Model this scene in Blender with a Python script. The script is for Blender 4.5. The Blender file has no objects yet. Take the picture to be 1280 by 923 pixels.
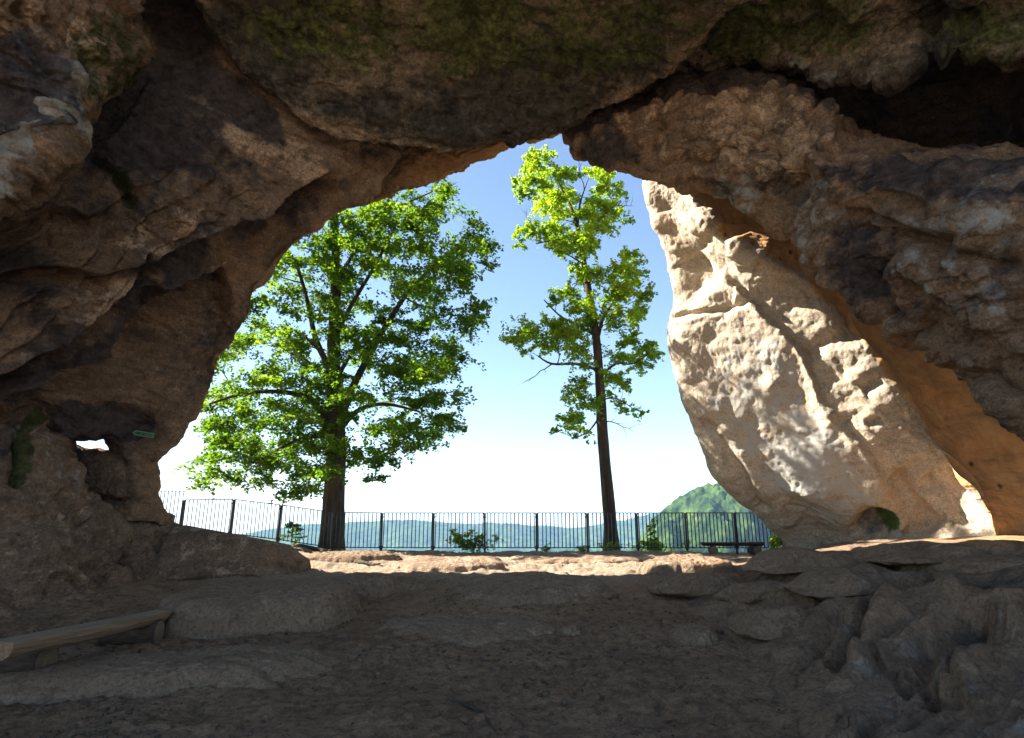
import bpy, bmesh, math, random
import numpy as np
from mathutils import Vector, Matrix

# ------------------------------------------------------------------ camera, sky, sun, exposure
sc = bpy.context.scene
PITCH = math.radians(14.6); FPX = 758.0; EYE = 1.45
cam_d = bpy.data.cameras.new('camera'); cam = bpy.data.objects.new('camera', cam_d)
sc.collection.objects.link(cam); sc.camera = cam
cam.location = (0, 0, EYE); cam.rotation_euler = (math.pi/2 + PITCH, 0, 0)
cam_d.sensor_width = 36.0; cam_d.lens = FPX/1280*36; cam_d.clip_start = 0.05; cam_d.clip_end = 30000
sc.render.resolution_x = 1024; sc.render.resolution_y = 738

SUN = Vector((-0.77, 0.115, 0.61)).normalized()
world = bpy.data.worlds.new('World'); sc.world = world; world.use_nodes = True
wn = world.node_tree; wn.nodes.clear()
sky = wn.nodes.new('ShaderNodeTexSky'); sky.sky_type = 'NISHITA'; sky.sun_disc = False
sky.sun_elevation = math.asin(SUN.z); sky.sun_rotation = math.atan2(SUN.x, SUN.y)
sky.altitude = 300; sky.air_density = 1.0; sky.dust_density = 0.3; sky.ozone_density = 1.0
bg = wn.nodes.new('ShaderNodeBackground'); bg.inputs['Strength'].default_value = 0.06
wo = wn.nodes.new('ShaderNodeOutputWorld')
wn.links.new(sky.outputs[0], bg.inputs[0]); wn.links.new(bg.outputs[0], wo.inputs[0])
sl = bpy.data.lights.new('sun', 'SUN'); sl.energy = 5.0; sl.angle = math.radians(0.53); sl.color = (1.0, 0.93, 0.82)
so = bpy.data.objects.new('sun', sl); sc.collection.objects.link(so)
so.rotation_euler = (-SUN).to_track_quat('-Z', 'Y').to_euler(); so.location = (-30, 10, 40)
vs = sc.view_settings; vs.view_transform = 'Standard'; vs.look = 'None'; vs.gamma = 1.0; vs.use_curve_mapping = False
vs.exposure = 2.3
cy = sc.cycles; cy.use_denoising = True; cy.max_bounces = 10; cy.diffuse_bounces = 8; cy.transmission_bounces = 6
cy.transparent_max_bounces = 8; cy.volume_bounces = 0; cy.sample_clamp_indirect = 6.0
cy.use_adaptive_sampling = True

rng = np.random.default_rng(7); random.seed(7)
col = sc.collection

# ------------------------------------------------------------------ pixel <-> place
SP, CP = math.sin(PITCH), math.cos(PITCH)
def at(px, py, Y):
    px = np.asarray(px, float); py = np.asarray(py, float); Y = np.asarray(Y, float)
    a = (px-640)/FPX; b = (461.5-py)/FPX
    dy = CP-b*SP; dz = SP+b*CP
    return np.stack([a/dy*Y, Y+0*a, EYE+dz/dy*Y], -1)
def proj(P):
    x, y, z = P[..., 0], P[..., 1], P[..., 2]-EYE
    d = np.maximum(y*CP+z*SP, 0.05); v = -y*SP+z*CP
    return 640+x/d*FPX, 461.5-v/d*FPX
def sstep(a, b, x):
    t = np.clip((x-a)/(b-a), 0, 1); return t*t*(3-2*t)

# ------------------------------------------------------------------ noise
_perm = np.random.default_rng(3).permutation(256).astype(np.int32); _perm = np.concatenate([_perm, _perm, _perm])
_g = np.random.default_rng(5).normal(size=(256, 3)); _g /= np.linalg.norm(_g, axis=1)[:, None]; _g = _g.astype(np.float32)
def perlin(P):
    P = np.asarray(P, np.float32); s = P.shape[:-1]; P = P.reshape(-1, 3)
    i = np.floor(P).astype(np.int32); f = P-i; i &= 255
    u = f*f*f*(f*(f*6-15)+10)
    out = 0
    for dx in (0, 1):
        wx = u[:, 0] if dx else 1-u[:, 0]; ax = _perm[i[:, 0]+dx]
        for dy in (0, 1):
            wy = wx*(u[:, 1] if dy else 1-u[:, 1]); ay = _perm[ax+i[:, 1]+dy]
            for dz in (0, 1):
                w = wy*(u[:, 2] if dz else 1-u[:, 2]); g = _g[_perm[ay+i[:, 2]+dz]]
                out = out+w*(g[:, 0]*(f[:, 0]-dx)+g[:, 1]*(f[:, 1]-dy)+g[:, 2]*(f[:, 2]-dz))
    return (out*1.6).reshape(s)
def fbm(P, o=4, g=0.5, l=2.03):
    a, r = 1.0, 0
    for k in range(o):
        r = r+a*perlin(P*(l**k)+17.3*k); a *= g
    return r
def ridged(P, o=4, g=0.5):
    a, r = 1.0, 0
    for k in range(o):
        n = 1-np.abs(perlin(P*(2.03**k)+9.1*k)); r = r+a*(n*n-0.55); a *= g
    return r
def worley(P, seed=0):
    P = np.asarray(P, np.float32); s = P.shape[:-1]; P = P.reshape(-1, 3)
    i = np.floor(P).astype(np.int32); f = P-i
    F1 = np.full(len(P), 9., np.float32); F2 = F1.copy()
    J = np.random.default_rng(11+seed).random((256, 3)).astype(np.float32)
    for dx in (-1, 0, 1):
        for dy in (-1, 0, 1):
            for dz in (-1, 0, 1):
                h = _perm[_perm[_perm[(i[:, 0]+dx) & 255]+((i[:, 1]+dy) & 255)]+((i[:, 2]+dz) & 255)]
                q = J[h]+np.array([dx, dy, dz], np.float32)-f
                d = np.sqrt((q*q).sum(1))
                F2 = np.minimum(F2, np.maximum(F1, d)); F1 = np.minimum(F1, d)
    return F1.reshape(s), F2.reshape(s)

# ------------------------------------------------------------------ object helpers
def tag(o, label=None, cat=None, group=None, kind=None):
    for k, v in (('label', label), ('category', cat), ('group', group), ('kind', kind)):
        if v: o[k] = v
    return o
def link(o, parent=None):
    col.objects.link(o)
    if parent is not None: o.parent = parent
    return o
def empty(name, loc, rz=0):
    o = bpy.data.objects.new(name, None); col.objects.link(o); o.location = loc; o.rotation_euler = (0, 0, rz)
    o.empty_display_size = 0.1; return o
def mesh_np(name, V, F, mat, smooth=True, attrs=None, uvs=None):
    me = bpy.data.meshes.new(name); V = np.ascontiguousarray(V, np.float32).reshape(-1, 3); F = np.asarray(F, np.int32)
    n = F.shape[1]; me.vertices.add(len(V)); me.vertices.foreach_set('co', V.ravel())
    me.loops.add(F.size); me.loops.foreach_set('vertex_index', F.ravel())
    me.polygons.add(len(F)); me.polygons.foreach_set('loop_start', np.arange(0, F.size, n, dtype=np.int32))
    me.update(calc_edges=True)
    if smooth: me.polygons.foreach_set('use_smooth', np.ones(len(F), bool))
    for k, c in (attrs or {}).items():
        a = me.attributes.new(k, 'FLOAT_COLOR', 'POINT'); a.data.foreach_set('color', np.ascontiguousarray(c, np.float32).ravel())
    me.materials.append(mat); me.validate(); return me
def grid_faces(nu, nv, wrap=False):
    i = np.arange(nu*nv).reshape(nu, nv)
    if wrap: i = np.concatenate([i, i[:, :1]], 1)
    return np.stack([i[:-1, :-1], i[:-1, 1:], i[1:, 1:], i[1:, :-1]], -1).reshape(-1, 4)
class MB:
    """collects shapes for one mesh"""
    def __init__(s): s.v = []; s.f = []
    def box(s, c, h, R=None):
        b = len(s.v)
        for k in range(8):
            p = Vector(((k & 1)*2-1, (k >> 1 & 1)*2-1, (k >> 2 & 1)*2-1)); p = Vector((p.x*h[0], p.y*h[1], p.z*h[2]))
            if R is not None: p = R @ p
            s.v.append(tuple(Vector(c)+p))
        s.f += [tuple(b+j for j in q) for q in ((0, 2, 3, 1), (4, 5, 7, 6), (0, 1, 5, 4), (2, 6, 7, 3), (0, 4, 6, 2), (1, 3, 7, 5))]
    def tube(s, pts, rad, n=8, cap=True, wob=0, sd=0):
        pts = [Vector(p) for p in pts]; b = len(s.v); m = len(pts)
        rg = random.Random(sd); ref = None
        for i, p in enumerate(pts):
            t = (pts[min(i+1, m-1)]-pts[max(i-1, 0)]).normalized()
            if ref is None: ref = t.orthogonal().normalized()
            ref = (ref-t*ref.dot(t)).normalized(); bi = t.cross(ref)
            for k in range(n):
                a = 2*math.pi*k/n; r = rad[i]*(1+wob*(rg.random()-.5))
                s.v.append(tuple(p+(ref*math.cos(a)+bi*math.sin(a))*r))
        for i in range(m-1):
            for k in range(n):
                k2 = (k+1) % n; s.f.append((b+i*n+k, b+i*n+k2, b+(i+1)*n+k2, b+(i+1)*n+k))
        if cap:
            s.f.append(tuple(b+k for k in range(n))[::-1]); s.f.append(tuple(b+(m-1)*n+k for k in range(n)))
    def mesh(s, name, mat, smooth=False):
        me = bpy.data.meshes.new(name); me.from_pydata(s.v, [], s.f); me.materials.append(mat)
        if smooth: me.polygons.foreach_set('use_smooth', [True]*len(me.polygons))
        me.update(); return me
    def build(s, name, mat, parent=None, smooth=False):
        return link(bpy.data.objects.new(name, s.mesh(name, mat, smooth)), parent)

# ------------------------------------------------------------------ materials
def newmat(name):
    m = bpy.data.materials.new(name); m.use_nodes = True; nt = m.node_tree; nt.nodes.clear()
    return m, nt
class NB:
    def __init__(s, nt): s.nt = nt; s.co = None
    def n(s, t, **kw):
        x = s.nt.nodes.new(t)
        for k, v in kw.items(): setattr(x, k, v)
        return x
    def L(s, a, b): s.nt.links.new(a, b)
    def coord(s, scale=(1, 1, 1), rot=(0, 0, 0)):
        if s.co is None: s.co = s.n('ShaderNodeTexCoord')
        mp = s.n('ShaderNodeMapping'); mp.inputs['Scale'].default_value = scale; mp.inputs['Rotation'].default_value = rot
        s.L(s.co.outputs['Object'], mp.inputs['Vector']); return mp.outputs[0]
    def noise(s, sc_, det=5, rough=0.55, vec=None, dist=0.0):
        x = s.n('ShaderNodeTexNoise'); x.inputs['Scale'].default_value = sc_; x.inputs['Detail'].default_value = det
        x.inputs['Roughness'].default_value = rough; x.inputs['Distortion'].default_value = dist
        s.L(vec if vec is not None else s.coord(), x.inputs['Vector']); return x.outputs['Fac']
    def vor(s, sc_, vec=None, feature='F1'):
        x = s.n('ShaderNodeTexVoronoi'); x.feature = feature; x.inputs['Scale'].default_value = sc_
        s.L(vec if vec is not None else s.coord(), x.inputs['Vector']); return x.outputs['Distance']
    def ramp(s, f, stops):
        x = s.n('ShaderNodeValToRGB'); e = x.color_ramp.elements
        while len(e) < len(stops): e.new(0.5)
        for el, (p, c) in zip(e, stops):
            el.position = p; el.color = (c, c, c, 1) if isinstance(c, (int, float)) else (*c, 1)
        s.L(f, x.inputs[0]); return x.outputs[0]
    def mix(s, f, a, b, mode='MIX'):
        x = s.n('ShaderNodeMix', data_type='RGBA', blend_type=mode)
        for sock, v in ((x.inputs[0], f), (x.inputs[6], a), (x.inputs[7], b)):
            if isinstance(v, (int, float)): sock.default_value = v
            elif isinstance(v, tuple): sock.default_value = (*v, 1)
            else: s.L(v, sock)
        return x.outputs[2]
    def math(s, op, a, b=0.0, clamp=False):
        x = s.n('ShaderNodeMath', operation=op, use_clamp=clamp)
        for sock, v in ((x.inputs[0], a), (x.inputs[1], b)):
            if isinstance(v, (int, float)): sock.default_value = v
            else: s.L(v, sock)
        return x.outputs[0]
    def bump(s, h, dist, strength=1.0, prev=None):
        x = s.n('ShaderNodeBump'); x.inputs['Distance'].default_value = dist; x.inputs['Strength'].default_value = strength
        s.L(h, x.inputs['Height'])
        if prev is not None: s.L(prev, x.inputs['Normal'])
        return x.outputs[0]
    def out(s, colr, rough=0.9, normal=None, spec=0.2, metal=0.0):
        p = s.n('ShaderNodeBsdfPrincipled'); o = s.n('ShaderNodeOutputMaterial')
        if isinstance(colr, tuple): p.inputs['Base Color'].default_value = (*colr, 1)
        else: s.L(colr, p.inputs['Base Color'])
        if isinstance(rough, (int, float)): p.inputs['Roughness'].default_value = rough
        else: s.L(rough, p.inputs['Roughness'])
        p.inputs['Specular IOR Level'].default_value = spec; p.inputs['Metallic'].default_value = metal
        if normal is not None: s.L(normal, p.inputs['Normal'])
        s.L(p.outputs[0], o.inputs[0]); return p

def rock_mat(name, base, warm, dark, moss=(0.05, 0.065, 0.022), tan=(0.42, 0.30, 0.20), grey=(0.33, 0.33, 0.31), bump=1.0, strat=0.5, mott=0.0):
    """sandstone: base/warm mottling, then the stains of the 'stain' attribute (R crust, G moss, B bare tan and painted sun, A) and 'tint' (R grey, also painted sky light, G orange)"""
    m, nt = newmat(name); b = NB(nt)
    at1 = b.n('ShaderNodeAttribute', attribute_name='stain'); sp = b.n('ShaderNodeSeparateColor'); b.L(at1.outputs['Color'], sp.inputs[0])
    at2 = b.n('ShaderNodeAttribute', attribute_name='tint'); sp2 = b.n('ShaderNodeSeparateColor'); b.L(at2.outputs['Color'], sp2.inputs[0])
    c = b.mix(b.ramp(b.noise(0.9, 6, .6), [(.35, 0.0), (.68, 1.0)]), base, warm)
    band = b.noise(1.0, 5, .6, vec=b.coord((1.1, 1.1, 5.0), (0.25, 0.32, 0)), dist=.6)
    c = b.mix(b.math('MULTIPLY', b.ramp(band, [(.4, 0.0), (.62, 1.0)]), strat), c, tuple(v*.62 for v in base))
    n1 = b.noise(3.2, 8, .68); n2 = b.noise(1.1, 7, .66)
    def msk(ch, n, k=1.5, off=-.75):   # stain strength broken up by noise
        return b.math('ADD', ch, b.math('ADD', b.math('MULTIPLY', n, k), off), clamp=False)
    tanm = b.ramp(msk(sp.outputs[2], n1, 2.4, -1.2), [(.42, 0.0), (.6, 1.0)])
    c = b.mix(tanm, c, tan)
    # fine lichen specks and grain
    c = b.mix(b.ramp(b.noise(4.2, 10, .78), [(.52, 0.0), (.64, .6)]), c, tuple(v*.36 for v in base))
    c = b.mix(b.ramp(b.noise(9.5, 8, .8), [(.54, 0.0), (.66, .5)]), c, tuple(v*.32 for v in base))
    c = b.mix(b.ramp(b.noise(26, 6, .75), [(.36, .75), (.52, 0.0)]), c, tuple(v*.35 for v in base))
    c = b.mix(b.ramp(b.noise(14, 6, .75), [(.56, 0.0), (.70, .35)]), c, tuple(min(v*1.4, .8) for v in tan))
    orgm = b.ramp(msk(sp2.outputs[1], n2, 1.0, -.5), [(.35, 0.0), (.65, 1.0)])
    orgc = b.mix(b.ramp(b.noise(2.2, 7, .65), [(.36, 0.0), (.66, 1.0)]), (0.64, 0.385, 0.18), (0.47, 0.25, 0.11))
    orgc = b.mix(b.ramp(b.vor(1.9, b.coord((1, 1, .8))), [(.06, 0.85), (.13, 0.0)]), orgc, (0.09, 0.045, 0.022))
    c = b.mix(orgm, c, orgc)
    grym = b.ramp(msk(sp2.outputs[0], n1, 1.7, -.85), [(.4, 0.0), (.62, 1.0)])
    c = b.mix(grym, c, grey)
    drkm = b.ramp(msk(sp.outputs[0], n2, 2.2, -1.1), [(.36, 0.0), (.62, 1.0)])
    c = b.mix(b.math('MULTIPLY', drkm, .92), c, b.mix(b.ramp(b.noise(5.5, 9, .75), [(.4, 0.0), (.66, 1.0)]), dark, tuple(v*3.2 for v in dark)))
    mosm = b.ramp(msk(sp.outputs[1], n1, 1.5, -.75), [(.38, 0.0), (.62, 1.0)])
    c = b.mix(b.math('MULTIPLY', mosm, .9), c, b.mix(b.ramp(b.noise(6.5, 9, .78), [(.36, 0.0), (.64, 1.0)]), tuple(v*.28 for v in moss), tuple(v*1.7 for v in moss)))
    c = b.mix(mott, c, b.ramp(b.noise(2.3, 10, .74, vec=b.coord((1, 1, 1.7), (.2, .3, 0)), dist=.4), [(.36, .38), (.5, .95), (.66, 1.5)]), 'MULTIPLY')
    c = b.mix(min(mott*1.2, 1), c, b.ramp(b.noise(8.0, 8, .8), [(.36, .55), (.5, 1.0), (.64, 1.35)]), 'MULTIPLY')
    h1 = b.noise(2.6, 10, .66); h2 = b.noise(11, 8, .7)
    pit = b.ramp(b.vor(6.5, b.coord((1, 1, .8))), [(.05, 0.0), (.28, 1.0)])
    pm = b.ramp(b.noise(.8, 3, .5), [(.5, 0.0), (.62, 1.0)])
    pit = b.mix(pm, (1, 1, 1), pit)
    nrm = b.bump(h1, .16*bump); nrm = b.bump(h2, .05*bump, 1.0, nrm); nrm = b.bump(pit, .05*bump, .8, nrm)
    nrm = b.bump(b.noise(60, 4, .7), .008*bump, 1.0, nrm)
    b.out(c, .95, nrm, .12); return m

M = {}
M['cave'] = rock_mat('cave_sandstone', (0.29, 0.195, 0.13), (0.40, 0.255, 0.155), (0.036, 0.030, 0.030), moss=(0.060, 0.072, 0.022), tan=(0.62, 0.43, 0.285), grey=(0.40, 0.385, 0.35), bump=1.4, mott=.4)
M['roof'] = rock_mat('roof_sandstone', (0.26, 0.20, 0.14), (0.35, 0.255, 0.17), (0.040, 0.036, 0.030), moss=(0.10, 0.112, 0.036), tan=(0.46, 0.33, 0.22), grey=(0.37, 0.36, 0.32), bump=1.6, mott=.8)
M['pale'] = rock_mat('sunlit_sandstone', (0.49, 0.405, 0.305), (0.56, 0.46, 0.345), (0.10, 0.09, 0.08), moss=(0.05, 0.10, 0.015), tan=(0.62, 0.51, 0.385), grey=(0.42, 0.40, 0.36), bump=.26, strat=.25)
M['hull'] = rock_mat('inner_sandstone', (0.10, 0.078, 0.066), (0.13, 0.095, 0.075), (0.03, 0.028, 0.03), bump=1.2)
M['floorrock'] = rock_mat('floor_sandstone', (0.27, 0.182, 0.118), (0.35, 0.232, 0.148), (0.055, 0.044, 0.036), tan=(0.38, 0.28, 0.195), grey=(0.31, 0.29, 0.255), bump=1.0, strat=.5)

M['slabrock'] = rock_mat('slab_sandstone', (0.27, 0.188, 0.126), (0.33, 0.228, 0.152), (0.06, 0.045, 0.036), tan=(0.40, 0.29, 0.20), grey=(0.33, 0.31, 0.28), bump=.8, strat=.3)
def ground_mat():
    m, nt = newmat('sandy_soil'); b = NB(nt)
    c = b.mix(b.ramp(b.noise(.55, 6, .6), [(.36, 0.0), (.64, 1.0)]), (0.27, 0.168, 0.100), (0.39, 0.255, 0.158))
    at1 = b.n('ShaderNodeAttribute', attribute_name='stain'); sp = b.n('ShaderNodeSeparateColor'); b.L(at1.outputs['Color'], sp.inputs[0])
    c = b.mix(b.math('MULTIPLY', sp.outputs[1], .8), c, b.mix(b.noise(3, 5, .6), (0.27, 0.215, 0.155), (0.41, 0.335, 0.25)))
    litter = b.math('MULTIPLY', b.ramp(b.noise(9, 8, .78), [(.44, 0.0), (.68, 1.0)]), sp.outputs[0])
    c = b.mix(litter, c, (0.075, 0.053, 0.037))
    c = b.mix(b.ramp(b.noise(38, 6, .75), [(.32, .7), (.5, 0.0)]), c, (0.06, 0.042, 0.03))
    c = b.mix(b.ramp(b.noise(22, 5, .7), [(.62, 0.0), (.75, .5)]), c, (0.44, 0.35, 0.26))
    n = b.bump(b.noise(4.5, 9, .7), .07); n = b.bump(b.noise(30, 6, .75), .03, 1, n)
    b.out(c, .97, n, .08); return m
M['ground'] = ground_mat()

def simple_mat(name, c1, c2, scale=8, rough=.8, bump=.004, stretch=(1, 1, 1), spec=.25, metal=0.0):
    m, nt = newmat(name); b = NB(nt); v = b.coord(stretch)
    f = b.noise(scale, 7, .65, v)
    b.out(b.mix(b.ramp(f, [(.3, 0.0), (.7, 1.0)]), c1, c2), rough, b.bump(f, bump), spec, metal); return m
M['bark'] = simple_mat('bark', (0.025, 0.020, 0.016), (0.105, 0.082, 0.06), 9, .95, .05, (1, 1, .22))
M['twig'] = simple_mat('twig_bark', (0.04, 0.03, 0.022), (0.09, 0.065, 0.045), 9, .95, .004)
M['iron'] = simple_mat('dark_painted_iron', (0.012, 0.014, 0.016), (0.035, 0.036, 0.036), 14, .5, .002, spec=.4)
M['logwood'] = simple_mat('weathered_wood', (0.17, 0.115, 0.07), (0.36, 0.25, 0.16), 5, .85, .012, (8, .5, 8))
M['logbark'] = simple_mat('log_bark', (0.03, 0.022, 0.017), (0.10, 0.07, 0.05), 14, .95, .03, (.5, 2, 2))
M['logend'] = simple_mat('log_end_grain', (0.10, 0.07, 0.045), (0.24, 0.175, 0.115), 10, .9, .006)
M['paper'] = simple_mat('paper', (0.70, 0.68, 0.63), (0.8, 0.79, 0.76), 8, .8, .001)
M['signgreen'] = simple_mat('sign_green', (0.07, 0.20, 0.085), (0.10, 0.25, 0.11), 9, .5, .0005)
M['signdark'] = simple_mat('sign_field', (0.035, 0.075, 0.04), (0.05, 0.10, 0.055), 9, .5, .0005)
M['signmark'] = simple_mat('sign_mark', (0.006, 0.008, 0.007), (0.012, 0.015, 0.013), 9, .6, .0005)
M['pebble'] = simple_mat('pebble', (0.05, 0.036, 0.028), (0.16, 0.115, 0.08), 6, .95, .01)
M['dark_debris'] = simple_mat('dark_debris', (0.035, 0.026, 0.019), (0.11, 0.08, 0.055), 5, .95, .006)

def leaf_mat(name, c1, c2, trans=.5):
    m, nt = newmat(name); b = NB(nt)
    at1 = b.n('ShaderNodeAttribute', attribute_name='stain'); sp = b.n('ShaderNodeSeparateColor'); b.L(at1.outputs['Color'], sp.inputs[0])
    c = b.mix(sp.outputs[0], c1, c2)
    d = b.n('ShaderNodeBsdfPrincipled'); b.L(c, d.inputs['Base Color']); d.inputs['Roughness'].default_value = .55; d.inputs['Specular IOR Level'].default_value = .3
    t = b.n('ShaderNodeBsdfTranslucent'); b.L(b.mix(1.0, c, (1.45, 1.35, .55), 'MULTIPLY'), t.inputs['Color'])
    mx = b.n('ShaderNodeMixShader'); mx.inputs[0].default_value = trans
    o = b.n('ShaderNodeOutputMaterial'); b.L(d.outputs[0], mx.inputs[1]); b.L(t.outputs[0], mx.inputs[2]); b.L(mx.outputs[0], o.inputs[0]); return m
M['leafL'] = leaf_mat('leaf_green', (0.060, 0.15, 0.014), (0.20, 0.32, 0.028), .58)
M['leafR'] = leaf_mat('leaf_yellow_green', (0.125, 0.26, 0.022), (0.30, 0.42, 0.038), .6)
M['leafB'] = leaf_mat('bush_leaf', (0.09, 0.20, 0.022), (0.27, 0.38, 0.05), .5)

def forest_mat():
    m, nt = newmat('forest_hill'); b = NB(nt)
    c = b.mix(b.ramp(b.noise(.05, 6, .7), [(.42, 0.0), (.58, 1.0)]), (0.010, 0.026, 0.009), (0.06, 0.10, 0.026))
    at1 = b.n('ShaderNodeAttribute', attribute_name='stain'); sp = b.n('ShaderNodeSeparateColor'); b.L(at1.outputs['Color'], sp.inputs[0])
    c = b.mix(b.ramp(sp.outputs[0], [(.4, 0.0), (.6, 1.0)]), c, (0.26, 0.23, 0.19))
    b.out(c, 1.0, b.bump(b.noise(.12, 6, .7), 3.0), .05); return m
M['forest'] = forest_mat()

# ------------------------------------------------------------------ sculpted rock sheets
def cr(t, n):
    """Catmull-Rom weights matrix (len(t) x n) over n control points"""
    W = np.zeros((len(t), n)); s = np.clip(t, 0, 1)*(n-1); i = np.minimum(s.astype(int), n-2); f = s-i
    w = [(-f+2*f**2-f**3)/2, (2-5*f**2+3*f**3)/2, (f+4*f**2-3*f**3)/2, (-f**2+f**3)/2]
    for k in range(4):
        np.add.at(W, (np.arange(len(t)), np.clip(i+k-1, 0, n-1)), w[k])
    return W
def normals(G):
    du = np.gradient(G, axis=0); dv = np.gradient(G, axis=1); N = np.cross(du, dv)
    return N/np.maximum(np.linalg.norm(N, axis=-1, keepdims=True), 1e-9)
def polydist(px, py, pts):
    """signed distance (px) to a pixel polyline (positive right of travel as seen in the picture) and position 0..1 along it"""
    best = np.full(px.shape, 1e9); sg = np.zeros(px.shape); tt = np.zeros(px.shape)
    pts = np.array(pts, float); seg = np.diff(pts, axis=0); ln = np.hypot(seg[:, 0], seg[:, 1]); tot = ln.sum(); acc = 0
    for k in range(len(seg)):
        dx, dy = px-pts[k, 0], py-pts[k, 1]
        t = np.clip((dx*seg[k, 0]+dy*seg[k, 1])/max(ln[k]**2, 1e-9), 0, 1)
        d = np.hypot(dx-t*seg[k, 0], dy-t*seg[k, 1]); m = d < best
        best = np.where(m, d, best); sg = np.where(m, np.sign(seg[k, 0]*dy-seg[k, 1]*dx), sg); tt = np.where(m, (acc+t*ln[k])/tot, tt); acc += ln[k]
    return best*sg, tt
def stroke(px, py, pts, kind, A, w, fall=40, lip=0.0, taper=.08, lipw=0):
    d, t = polydist(px, py, pts); e = sstep(0, taper, t)*sstep(0, taper, 1-t) if taper else 1.0
    near = np.abs(d)
    if kind == 'groove': return -A*np.exp(-(d/w)**2)*e
    if kind == 'ridge': return A*np.exp(-(d/w)**2)*e
    # ledge: everything right of the line drops back by A and comes forward again over 'fall' pixels
    r = -A*sstep(-w*.5, w, d)*np.exp(-np.maximum(d, 0)/fall)
    if lipw: r = r+lip*np.exp(np.minimum(d, 0)/lipw)*sstep(w*.8, -w*.6, d)
    else: r = r+lip*np.exp(-((d+w)/(w*2.2))**2)
    return r*e
def blob(px, py, cx, cy_, rx, ry, ang=0, soft=.5):
    a = math.radians(ang); dx, dy = px-cx, py-cy_
    u = (dx*math.cos(a)+dy*math.sin(a))/rx; v = (-dx*math.sin(a)+dy*math.cos(a))/ry
    return 1-sstep(1-soft, 1+soft, np.sqrt(u*u+v*v))
def band(px, py, pts, w, soft=.6):
    d, _ = polydist(px, py, pts); return 1-sstep(w*(1-soft), w*(1+soft), np.abs(d))

def rock_sheet(name, grid, nu, nv, disp, paint, mat, parent=None, add=False):
    g = np.array(grid, float); C = at(g[..., 0], g[..., 1], g[..., 2])
    Wu = cr(np.linspace(0, 1, nu), g.shape[0]); Wv = cr(np.linspace(0, 1, nv), g.shape[1])
    G = np.einsum('ai,bj,ijk->abk', Wu, Wv, C)
    N = normals(G)
    mid = G[nu//2, nv//2]
    flip = np.dot(N[nu//2, nv//2], np.array([0, 0, EYE])-mid) < 0
    if flip: N = -N
    jit = np.stack([fbm(G*.9+3, 4), fbm(G*.9+40, 4)], -1)
    px, py = proj(G); px = px+jit[..., 0]*7; py = py+jit[..., 1]*7
    G2 = G+N*disp(G, px, py)[..., None]
    st, ti = paint(G2, px, py)
    F = grid_faces(nu, nv)
    if not flip: F = F[:, ::-1]
    me = mesh_np(name, G2, F, mat, True, {'stain': st.reshape(-1, 4), 'tint': ti.reshape(-1, 4)})
    return link(bpy.data.objects.new(name, me), parent)
def masks(px):
    return np.zeros(px.shape+(4,)), np.zeros(px.shape+(4,))

def billow(P, o=3, g=.5):
    a, r = 1.0, 0
    for k in range(o):
        r = r+a*(np.abs(perlin(P*(2.03**k)+9.1*k))*2-.45); a *= g
    return r
def base_disp(P, big=.30, med=.11, fine=.03, k=1.0, ax=(1, 1, 1), crisp=1.0):
    Q = P*np.array(ax)
    w = np.stack([perlin(Q*.7+5), perlin(Q*.7+25), perlin(Q*.7+45)], -1)*.5
    d = big*fbm(Q*.38*k+w*.3, 3)+med*billow(Q*np.array([.9, .9, 1.5])*k+w, 3)+fine*fbm(Q*7.0*k, 4, .65)
    # broken bedding: small sharp steps
    t = fbm(Q*np.array([1.5, 1.5, 4.2])*k+w+71, 3)
    return d+crisp*(.07*sstep(-.03, .07, t)+.04*sstep(.28, .36, t))
STR = np.array([.30, -.28, .91])   # bedding direction
def strata(P, scale=1.6, amp=.08):
    s = P@STR*scale+.9*fbm(P*.45, 3)
    n = fbm(np.stack([s*1.0, P[..., 0]*.18, P[..., 1]*.18], -1), 4, .6)
    return amp*n

# ---- left wall of the cave
LW = [
 [(-200,-160,5.2),(-20,-160,5.9),(100,-150,6.5),(180,-130,7.0),(240,-110,7.4),(330,-90,7.8),(340,-110,8.6)],
 [(-200,0,6.0),(0,0,7.0),(90,10,7.9),(180,20,8.9),(250,10,8.9),(330,10,9.1),(350,-10,9.9)],
 [(-200,140,6.6),(0,150,7.6),(90,150,8.3),(190,135,8.9),(300,110,9.5),(430,105,10.1),(450,85,10.9)],
 [(-200,260,7.0),(0,270,8.0),(110,245,8.6),(230,220,9.3),(360,185,10.2),(500,165,11.2),(520,150,12.2)],
 [(-200,350,7.3),(0,365,8.3),(110,335,9.0),(220,300,9.7),(350,262,10.7),(446,275,11.8),(440,240,12.8)],
 [(-200,430,7.6),(0,445,8.6),(100,415,9.3),(190,375,10.1),(280,340,11.2),(352,345,12.0),(350,310,12.8)],
 [(-200,490,7.9),(0,500,8.9),(90,490,9.8),(160,455,10.9),(225,425,11.6),(306,420,12.2),(300,400,12.8)],
 [(-200,520,8.1),(0,525,9.2),(75,530,10.2),(135,520,11.2),(190,500,11.8),(264,490,12.3),(255,480,12.8)],
 [(-200,545,8.5),(0,548,9.5),(60,551,10.7),(112,557,11.7),(150,547,11.9),(205,562,12.2),(205,545,12.8)],
 [(-200,560,9.5),(0,560,10.3),(60,554,11.4),(112,555,12.3),(163,568,11.9),(189,590,12.3),(200,575,12.8)],
 [(-200,560,11),(0,560,11.6),(60,552,12.6),(112,550,13.0),(160,640,11.9),(187,640,12.3),(200,640,12.8)],
]
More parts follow.
